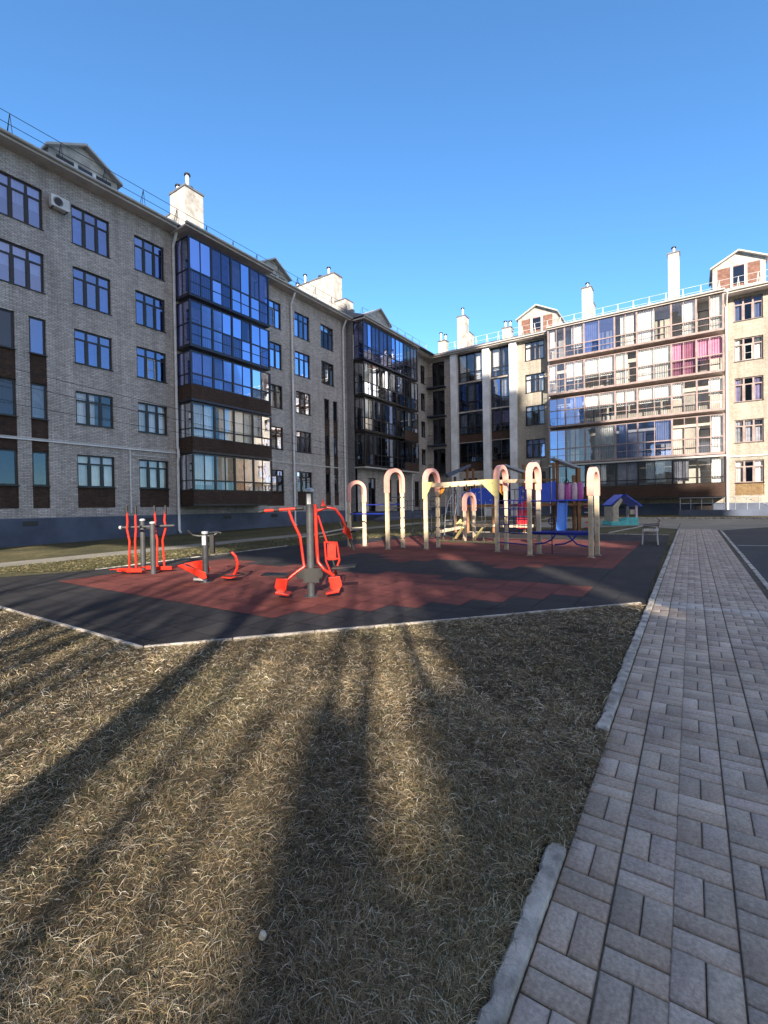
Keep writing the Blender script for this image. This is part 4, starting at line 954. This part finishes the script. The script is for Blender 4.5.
part('step_plank', 'yellow_paint', K, lambda q: [q.beam(P_(-7.9, 17.0, .15), P_(-7.4, 16.6, .62), .1, .04), q.beam(P_(-7.1, 17.0, .15), P_(-6.7, 16.9, .60), .1, .04), q.prism([(-8.0 - kx, .65), (-7.7 - kx, .95), (-7.6 - kx, .65)], 'y', 17.1 - ky, 17.13 - ky)])
part('low_rail', 'rail_dark', K, lambda q: [q.tube([P_(-7.4, 17.9, z), P_(-4.9, 18.2, z)], .014, 6) for z in (1.0, 1.35)])
part('low_rail', 'rail_dark', K, lambda q: [q.tube([P_(-8.2, 17.5, z), P_(-11.3, 19.5, z)], .018, 6) for z in (.55, 1.1)] + [q.tube([P_(-8.2 - k * .78, 17.5 + k * .5, 0), P_(-8.2 - k * .78, 17.5 + k * .5, 1.1)], .018, 6) for k in range(5)])

# ------------------------------------------------------------------ play tower behind
sc = 1 / 20.2
D = 23.0
fx, fy = -math.sin(YAW), math.cos(YAW); rx, ry = math.cos(YAW), math.sin(YAW)
ox, oy = 136 / 462.6 * D * rx + D * fx, 136 / 462.6 * D * ry + D * fy
TW = empty('play_tower', (ox, oy, gz(oy)), YAW, 'wooden play tower with blue panels, slides and slanted roofs behind the climbing posts', 'play tower')
def pp(px, py, y=0.): return ((px - 520) * sc, y, (532 - py) * sc)
def tpost(px, top, y=0., w=.12, bot=532, mat='brown_wood'):
    x, _, z1 = pp(px, top); _, _, z0 = pp(px, bot); part('post', mat, TW, lambda q: q.box(x - w / 2, x + w / 2, y - w / 2, y + w / 2, z0, z1), bevel=.01)
for a in ((467.5, 464, 0), (477, 466, .9), (458, 474, .9), (493, 478, 0), (524, 464, 0), (513, 478, 1.2), (558, 459, 0), (564, 461, 1.3), (579, 468, 0, .17), (585, 474, 1.3, .14), (541, 478, 1.2)): tpost(*a)
def slab_(name, mat, pts, y0, y1, bevel=.006):
    P = [(pp(*p)[0], pp(*p)[2]) for p in pts]; return part(name, mat, TW, lambda q: q.prism(P, 'y', y0, y1), bevel=bevel)
slab_('roof_slope', 'roof_slate', [(446, 472), (470, 463), (470.5, 465.5), (449, 475.5)], -.2, .7)
slab_('roof_slope', 'roof_pale', [(504, 463.5), (524, 470.5), (524, 473), (504, 465.5)], -.3, .25)
slab_('roof_slope', 'roof_pale', [(553, 457.5), (577, 467), (577, 469), (553, 459.5)], -.3, .35)
slab_('roof_beam', 'brown_wood', [(477, 478.5), (560, 478.5), (560, 480), (477, 480)], .3, .38)
pn = slab_('side_panel', 'blue_board', [(461, 494), (472, 487), (497, 487), (497, 503), (466, 503)], -.06, -.02)
part('bolts', 'cap_metal', pn, lambda q: [q.tube([pp(x, y, -.075), pp(x, y, -.055)], .03, 8) for x in (471, 479, 490) for y in (491, 499)])
pn = slab_('side_panel', 'blue_board', [(519, 486), (531, 486), (531, 503), (519, 503)], -.06, -.02)
part('bolts', 'cap_metal', pn, lambda q: [q.tube([pp(x, y, -.08), pp(x, y, -.05)], .035, 8) for x in (523, 527) for y in (491, 497)])
slab_('side_panel', 'blue_board', [(541, 484), (556, 481), (556, 502), (541, 502)], -.06, -.02)
slab_('side_panel', 'blue_board', [(528, 484), (540, 484), (540, 500), (528, 500)], 1.1, 1.14)
slab_('platform', 'brown_wood', [(466, 503.5), (531, 503.5), (531, 506), (466, 506)], -.05, 1.2)
slab_('platform', 'brown_wood', [(541, 503.5), (592, 503.5), (592, 506), (541, 506)], -.05, 1.5)
slab_('walk_board', 'wood_pale', [(440, 522), (610, 520), (610, 523), (440, 525)], 1.6, 1.8)
for px, mt in ((560.5, 'barrel_pale'), (567, 'barrel_pink'), (573.5, 'barrel_pale'), (579.5, 'barrel_pink')):
    x, _, z0 = pp(px, 501); z1 = pp(px, 483)[2]
    part('drum', mt, TW, lambda q: q.tube([(x, -.15, z0), (x, -.15, z0 + .1), (x, -.15, (z0 + z1) / 2), (x, -.15, z1 - .1), (x, -.15, z1)], [.10, .14, .155, .14, .10], 14), True)
x, _, z = pp(565, 482.5)
part('wheel', 'black_rubber', TW, lambda q: q.tube([(x + .1 * math.cos(k * .5236), -.3, z + .1 * math.sin(k * .5236)) for k in range(13)], .025, 6, cap=False), True)
# slides
def slide(name, mat, a, b, w, y0, y1, lip=.16):
    xa, _, za = pp(*a); xb, _, zb = pp(*b); n = 10
    def f(q):
        ring = []
        for i in range(n + 1):
            t = i / n; tt = t * t * (3 - 2 * t) * .35 + t * .65
            x = xa + (xb - xa) * t; z = za + (zb - za) * min(1, tt * 1.08) ; y = y0 + (y1 - y0) * t
            ring.append([(x, y - 0, z + lip), (x, y, z), (x + w, y, z), (x + w, y, z + lip), (x + w + .03, y, z + lip), (x + w + .03, y, z - .03), (x - .03, y, z - .03), (x - .03, y, z + lip)])
        vs = [v for r_ in ring for v in r_]; m_ = 8
        fs = [(i * m_ + k, i * m_ + (k + 1) % m_, (i + 1) * m_ + (k + 1) % m_, (i + 1) * m_ + k) for i in range(n) for k in range(m_)]
        q.add(vs, fs)
    return part(name, mat, TW, f)
slide('slide', 'slide_blue', (558, 503), (540, 530), .42, -.1, -2.2)
slide('slide', 'slide_red', (518, 503), (507, 526), .5, -.1, -1.8, .25)
slab_('slide_side', 'slide_red', [(517, 502), (527, 499), (527, 523), (517, 526)], -.7, -.64)
part('slide_end', 'slide_blue', TW, lambda q: q.box(pp(540, 0)[0], pp(549, 0)[0], -2.6, -2.2, .03, .1), bevel=.02)
# arched climber with rungs on the left, ladder on the right
for px in (441, 450):
    part('arch_climber', 'rail_steel', TW, lambda q: q.tube([(pp(px, 533)[0], -1.1, 0), (pp(px + 1, 515)[0], -1.05, pp(0, 515)[2]), (pp(px + 5, 500)[0], -.7, pp(0, 500)[2]), (pp(px + 11, 492)[0], -.2, pp(0, 492)[2]), (pp(px + 18, 489)[0], .1, pp(0, 489)[2])], .022, 7), True)
for py, o_ in ((526, 0), (518, .5), (510, 2), (502, 4.5), (496, 9)):
    part('rung', 'rail_steel', TW, lambda q: q.tube([(pp(441 + o_, py)[0], -1.0 + o_ * .06, pp(0, py)[2]), (pp(450 + o_, py)[0], -1.0 + o_ * .06, pp(0, py)[2])], .018, 6), True)
for py in (508, 513, 518, 523, 528):
    part('rung', 'red_plastic' if py != 513 else 'rail_steel', TW, lambda q: q.tube([pp(582, py, -.3), pp(594, py, -.3)], .025, 6), True)
part('ladder_side', 'brown_wood', TW, lambda q: [q.beam(pp(594, 532, -.3), pp(594, 503, -.1), .05, .08)])

# ------------------------------------------------------------------ little playhouse
H = empty('playhouse', (-3.45, 30.4, gz(30.4)), YAW, 'small open playhouse with blue gable roof and turquoise base', 'playhouse')
part('base', 'cyan_paint', H, lambda q: [q.prism([(-.85, 0), (.72, 0), (.72, .45), (.15, .45), (-.02, .30), (-.3, .22), (-.85, .25)], 'y', -.5, -.42), q.prism([(-.85, 0), (.72, 0), (.72, .45), (-.85, .25)], 'y', .55, .63), q.box(-.85, .72, -.42, .55, .02, .06)], bevel=.008)
part('side_wall', 'wood_pale', H, lambda q: [q.prism([(-.72, .22), (-.40, .22), (-.40, 1.05), (-.15, 1.45), (-.25, 1.58), (-.72, 1.12)], 'y', -.46, -.40), q.box(-.74, -.68, -.4, .6, .22, 1.1)], bevel=.006)
part('post', 'barrel_pale', H, lambda q: [q.box(.58, .70, -.46, -.40, .45, 1.15), q.box(.58, .64, .4, .6, .45, 1.1)], bevel=.006)
part('roof', 'blue_board', H, lambda q: [q.prism([(-.05, 1.72), (-.05, 1.80), (.88, 1.13), (.84, 1.07)], 'y', -.65, .75), q.prism([(-.05, 1.72), (-.05, 1.80), (-.80, 1.2), (-.76, 1.13)], 'y', -.3, .75)], bevel=.006)
part('counter', 'wood_pale', H, lambda q: [q.box(.30, .58, -.40, .1, .62, .9)], bevel=.01)

# ------------------------------------------------------------------ park bench by the path
Bn = empty('park_bench', (-1.22, 18.6, gz(18.6)), R(4), 'weathered wooden bench on pale metal legs beside the paver path', 'bench')
for y in (-.62, .62):
    part('leg', 'pipe_white', Bn, lambda q: [q.tube([(-.24, y, 0), (-.22, y, .42), (.20, y, .42), (.22, y, 0)], .022, 8), q.tube([(.20, y, .42), (.30, y, .88)], .022, 8)], True)
part('seat', 'wood_pale', Bn, lambda q: [q.box(-.24 + k * .115, -.14 + k * .115, -.8, .8, .443, .475) for k in range(4)], bevel=.004)
part('backrest', 'brown_wood', Bn, lambda q: [q.beam((.235 + .022 * k, -.8, .60 + .11 * k), (.235 + .022 * k, .8, .60 + .11 * k), .03, .085) for k in range(3)], bevel=.004)
part('armrest', 'rail_dark', Bn, lambda q: [q.tube([(-.22, y, .44), (-.20, y, .62), (.25, y, .66)], .016, 6) for y in (-.7, .7)])

# ------------------------------------------------------------------ behind the viewpoint: made-up unseen block that shades the left wing, and bare trees
TB = empty('apartment_building', (0, -25, 0), 0, 'added unseen shade block behind the viewpoint, slotted to shape sunlight on the yard', 'building')
YT = -18.; TAN = math.tan(R(22))
TB.location = (0, YT, 0)
bx = lambda q_: (q_ - .579 * YT) / .815               # where the sun's ray with cross-offset q_ meets the face of the block
def bh(q_, w_, z_): return z_ + (w_ + .579 * bx(q_) - .815 * YT) * TAN
def slabw(q0, q1, z0, z1, name='wall'): part(name, 'shade_block', TB, lambda q: q.box(bx(q0), bx(q1), -.08, 0, z0, z1))  # panels of the added shade block, cut along sun offsets
def seg(q0, q1, wb, wt, top, wb2=None, wt2=None):
    """panel of the added shade block between two sun offsets, open where the ground distances wb..wt (and wb2..wt2) are lit"""
    qm = (q0 + q1) / 2; slabw(q0, q1, 0, bh(qm, wb, 0), 'shade_block_base')
    if wb2: slabw(q0, q1, bh(qm, wt, 0), bh(qm, wb2, 0)); slabw(q0, q1, bh(qm, wt2, 0), top)
    else: slabw(q0, q1, bh(qm, wt, 0), top)
slabw(-26, -15.5, 0, bh(-18, 25, 21.6))
seg(-15.5, -12.6, 9, 21.0, bh(-14, 31, 21.8)); seg(-12.6, -9, 9, 21.0, bh(-11, 31, 19.9)); seg(-9, -5, 1.4, 19.0, bh(-7, 36, 21.7)); seg(-5, -2.6, 1.7, 15.0, bh(-4, 40, 20.5)); seg(-2.6, -1.7, 1.9, 13, bh(-2, 43, 19.9)); seg(-1.7, -.5, 1.5, 12.5, bh(-1.5, 43, 19.9))
seg(-.5, .04, 3.9, 10.5, bh(0, 45, 21.6), 17.5, 24.5); seg(.04, .34, 2.3, 10.5, bh(0, 45, 21.6), 17.5, 24.5); seg(.34, .75, 4.3, 10.5, bh(0, 45, 21.6), 17.5, 24.5)
seg(.75, .95, 6.8, 7.0, bh(0, 45, 21.6)); seg(.95, 2.1, 8.0, 8.6, bh(2, 47, 21.6), 17.5, 24.5); seg(2.1, 2.5, 10.5, 14.5, bh(2, 47, 21.6)); seg(2.5, 3.85, 6.8, 6.9, bh(3, 48, 21.2), 17.5, 24.5)
seg(3.85, 4.25, 6.6, 11.5, bh(4, 49, 19.9)); seg(4.25, 8.5, 6, 6.1, bh(6, 50, 19.9), 16.5, 24.5); slabw(8.5, 11.8, 0, bh(10, 50, 19.5))
st = [(11.8, 48.5, 16.8), (14, 47, 14.6), (16, 45.6, 12.6), (18.6, 44, 10.6), (21.4, 42, 9.1), (24.2, 39.5, 6.4), (26.2, 38.2, 3.8), (28.0, 37.2, 1.2)]
for a, b in zip(st[:-1], st[1:]): slabw(a[0], b[0], 0, bh(b[0], (a[1] + b[1]) / 2, (a[2] + b[2]) / 2))
def twin(q):
    for i in range(9):
        for j in range(6): q.box(-22 + i * 3.1, -20.4 + i * 3.1, .002, .03, 18 + j * 3.1, 19.6 + j * 3.1)
part('window', 'glass_clear', TB, twin)  # panes dressing the added shade block
def bare_tree(x, y, h, r, seed, label, lo=5.0):
    g = random.Random(seed); t = empty('bare_tree', (x, y, gz(y)), 0, label, 'tree', 'bare trees behind the viewpoint')
    part('trunk', 'bark', t, lambda q: q.tube([(0, 0, -.1), (.02, 0, 1.), (g.uniform(-.1, .1), .02, h * .4), (g.uniform(-.15, .15), .05, h * .7), (g.uniform(-.25, .25), 0, h)], [r * 1.25, r, r * .85, r * .5, r * .12], 8), True)
    def br(q):
        for i in range(13):
            z = lo + (h - lo) * g.random(); a = g.uniform(0, 6.28); L = (h - z) * .42 + .5; el = g.uniform(.4, 1.1)
            p = Vector((0, 0, z)); d = Vector((math.cos(a) * math.cos(el), math.sin(a) * math.cos(el), math.sin(el))); pts = [p]
            for k in range(4): d = (d + Vector((g.uniform(-.2, .2), g.uniform(-.2, .2), .12))).normalized(); p = p + d * L / 4; pts.append(p)
            rr_ = r * .34 * (1 - (z - lo) / (h - lo) * .6); q.tube(pts, [rr_, rr_ * .7, rr_ * .5, rr_ * .3, rr_ * .1], 4)
            for k in range(4):
                s = pts[g.randint(1, 3)]; dd = (d + Vector((g.uniform(-.9, .9), g.uniform(-.9, .9), g.uniform(-.2, .6)))).normalized()
                q.tube([s, s + dd * L * .25, s + dd * L * .45 + Vector((0, 0, .08))], [rr_ * .35, rr_ * .2, .004], 3)
    part('branches', 'bark', t, br)
SUN_AZ = (.579, -.815)      # horizontal direction towards the sun
def onray(qv, w): return (.815 * qv - .579 * w, .579 * qv + .815 * w)
for i, (qv, w, h, r) in enumerate([(-1.93, -7, 7.5, .27), (-.92, -10, 9, .05), (-.45, -8, 9, .075), (-.06, -9, 8.5, .09), (-1.55, -12, 9, .05), (-3.3, -11, 9, .12), (-2.7, -16, 9, .05), (-4.05, -9, 8.4, .2), (-5.4, -12, 9, .12), (-1.2, -15, 9, .035), (-2.45, -10, 8.6, .05), (.2, -13, 8.5, .04), (-1.33, -9, 9, .07), (-2.95, -9, 9, .11), (-3.65, -15, 9, .08), (.48, -6.5, 7.5, .09), (-3.7, -9, 9, .14), (-4.7, -8, 8.5, .2), (-6.1, -10, 9, .18), (-7.4, -8, 9, .2), (-2.75, -14, 9.5, .07), (1.3, -9, 8, .2)]):
    x, y = onray(qv, w); bare_tree(x, y, h, r, i, 'bare tree behind the viewpoint casting a long trunk shadow over the lawn')

# ------------------------------------------------------------------ camera, light, view
yaw, pit, rol = R(33.66), R(-.66), R(-.95)
cy, sy = math.cos(yaw), math.sin(yaw)
r_ = Vector((cy, sy, 0)); F_ = Vector((-sy, cy, 0)); u_ = Vector((0, 0, 1))
F2 = F_ * math.cos(pit) + u_ * math.sin(pit); u2 = u_ * math.cos(pit) - F_ * math.sin(pit)
r3 = r_ * math.cos(rol) + u2 * math.sin(rol); u3 = u2 * math.cos(rol) - r_ * math.sin(rol)
cam = bpy.data.cameras.new('camera'); co = bpy.data.objects.new('camera', cam); COL.objects.link(co)
Mx = Matrix.Identity(4)
for i in range(3): Mx[i][0] = r3[i]; Mx[i][1] = u3[i]; Mx[i][2] = -F2[i]
Mx[2][3] = 1.63; co.matrix_world = Mx
cam.sensor_fit = 'VERTICAL'; cam.sensor_height = 36; cam.lens = 462.6 / 1024 * 36; cam.clip_start = .05; cam.clip_end = 3000
S.camera = co
ELEV = R(22)
sl_ = bpy.data.lights.new('sun', 'SUN'); sl_.energy = 5.0; sl_.angle = R(.7); sl_.color = (1, .88, .73)
so = bpy.data.objects.new('sun', sl_); COL.objects.link(so)
dvec = Vector((-.579 * math.cos(ELEV), .815 * math.cos(ELEV), -math.sin(ELEV)))
so.rotation_euler = dvec.to_track_quat('-Z', 'Y').to_euler(); so.location = (30, -40, 30)
w = bpy.data.worlds.new('World'); S.world = w; w.use_nodes = True; nt = w.node_tree
sk = nt.nodes.new('ShaderNodeTexSky'); sk.sky_type = 'NISHITA'; sk.sun_disc = False
sk.sun_elevation = ELEV; sk.sun_rotation = math.atan2(.579, -.815)
sk.altitude = 1200; sk.air_density = 1.0; sk.dust_density = .0; sk.ozone_density = 6.0
# added cloud-like bright patch in the unseen sky behind the viewpoint, warm fill for shade
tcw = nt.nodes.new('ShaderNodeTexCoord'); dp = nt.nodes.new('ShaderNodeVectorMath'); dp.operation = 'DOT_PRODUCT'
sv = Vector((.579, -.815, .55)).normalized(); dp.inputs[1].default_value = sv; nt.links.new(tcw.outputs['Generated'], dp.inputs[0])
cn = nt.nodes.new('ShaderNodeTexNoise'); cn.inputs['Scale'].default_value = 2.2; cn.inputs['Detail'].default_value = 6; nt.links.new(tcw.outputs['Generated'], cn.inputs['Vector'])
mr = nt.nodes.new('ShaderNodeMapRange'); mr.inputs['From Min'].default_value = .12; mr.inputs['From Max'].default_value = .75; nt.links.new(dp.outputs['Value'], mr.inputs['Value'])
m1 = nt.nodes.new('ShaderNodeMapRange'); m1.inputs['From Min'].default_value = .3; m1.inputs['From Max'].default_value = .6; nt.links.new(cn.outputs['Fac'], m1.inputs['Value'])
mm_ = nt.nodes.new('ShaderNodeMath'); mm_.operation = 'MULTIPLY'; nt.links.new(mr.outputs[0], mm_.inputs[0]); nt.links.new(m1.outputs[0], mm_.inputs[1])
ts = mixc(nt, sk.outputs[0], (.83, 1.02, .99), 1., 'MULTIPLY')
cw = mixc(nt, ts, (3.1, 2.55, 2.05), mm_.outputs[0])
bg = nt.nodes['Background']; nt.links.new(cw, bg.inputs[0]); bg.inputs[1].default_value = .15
S.view_settings.view_transform = 'Standard'; S.view_settings.look = 'None'; S.view_settings.exposure = 1.25; S.view_settings.gamma = 1
S.view_settings.use_curve_mapping = False
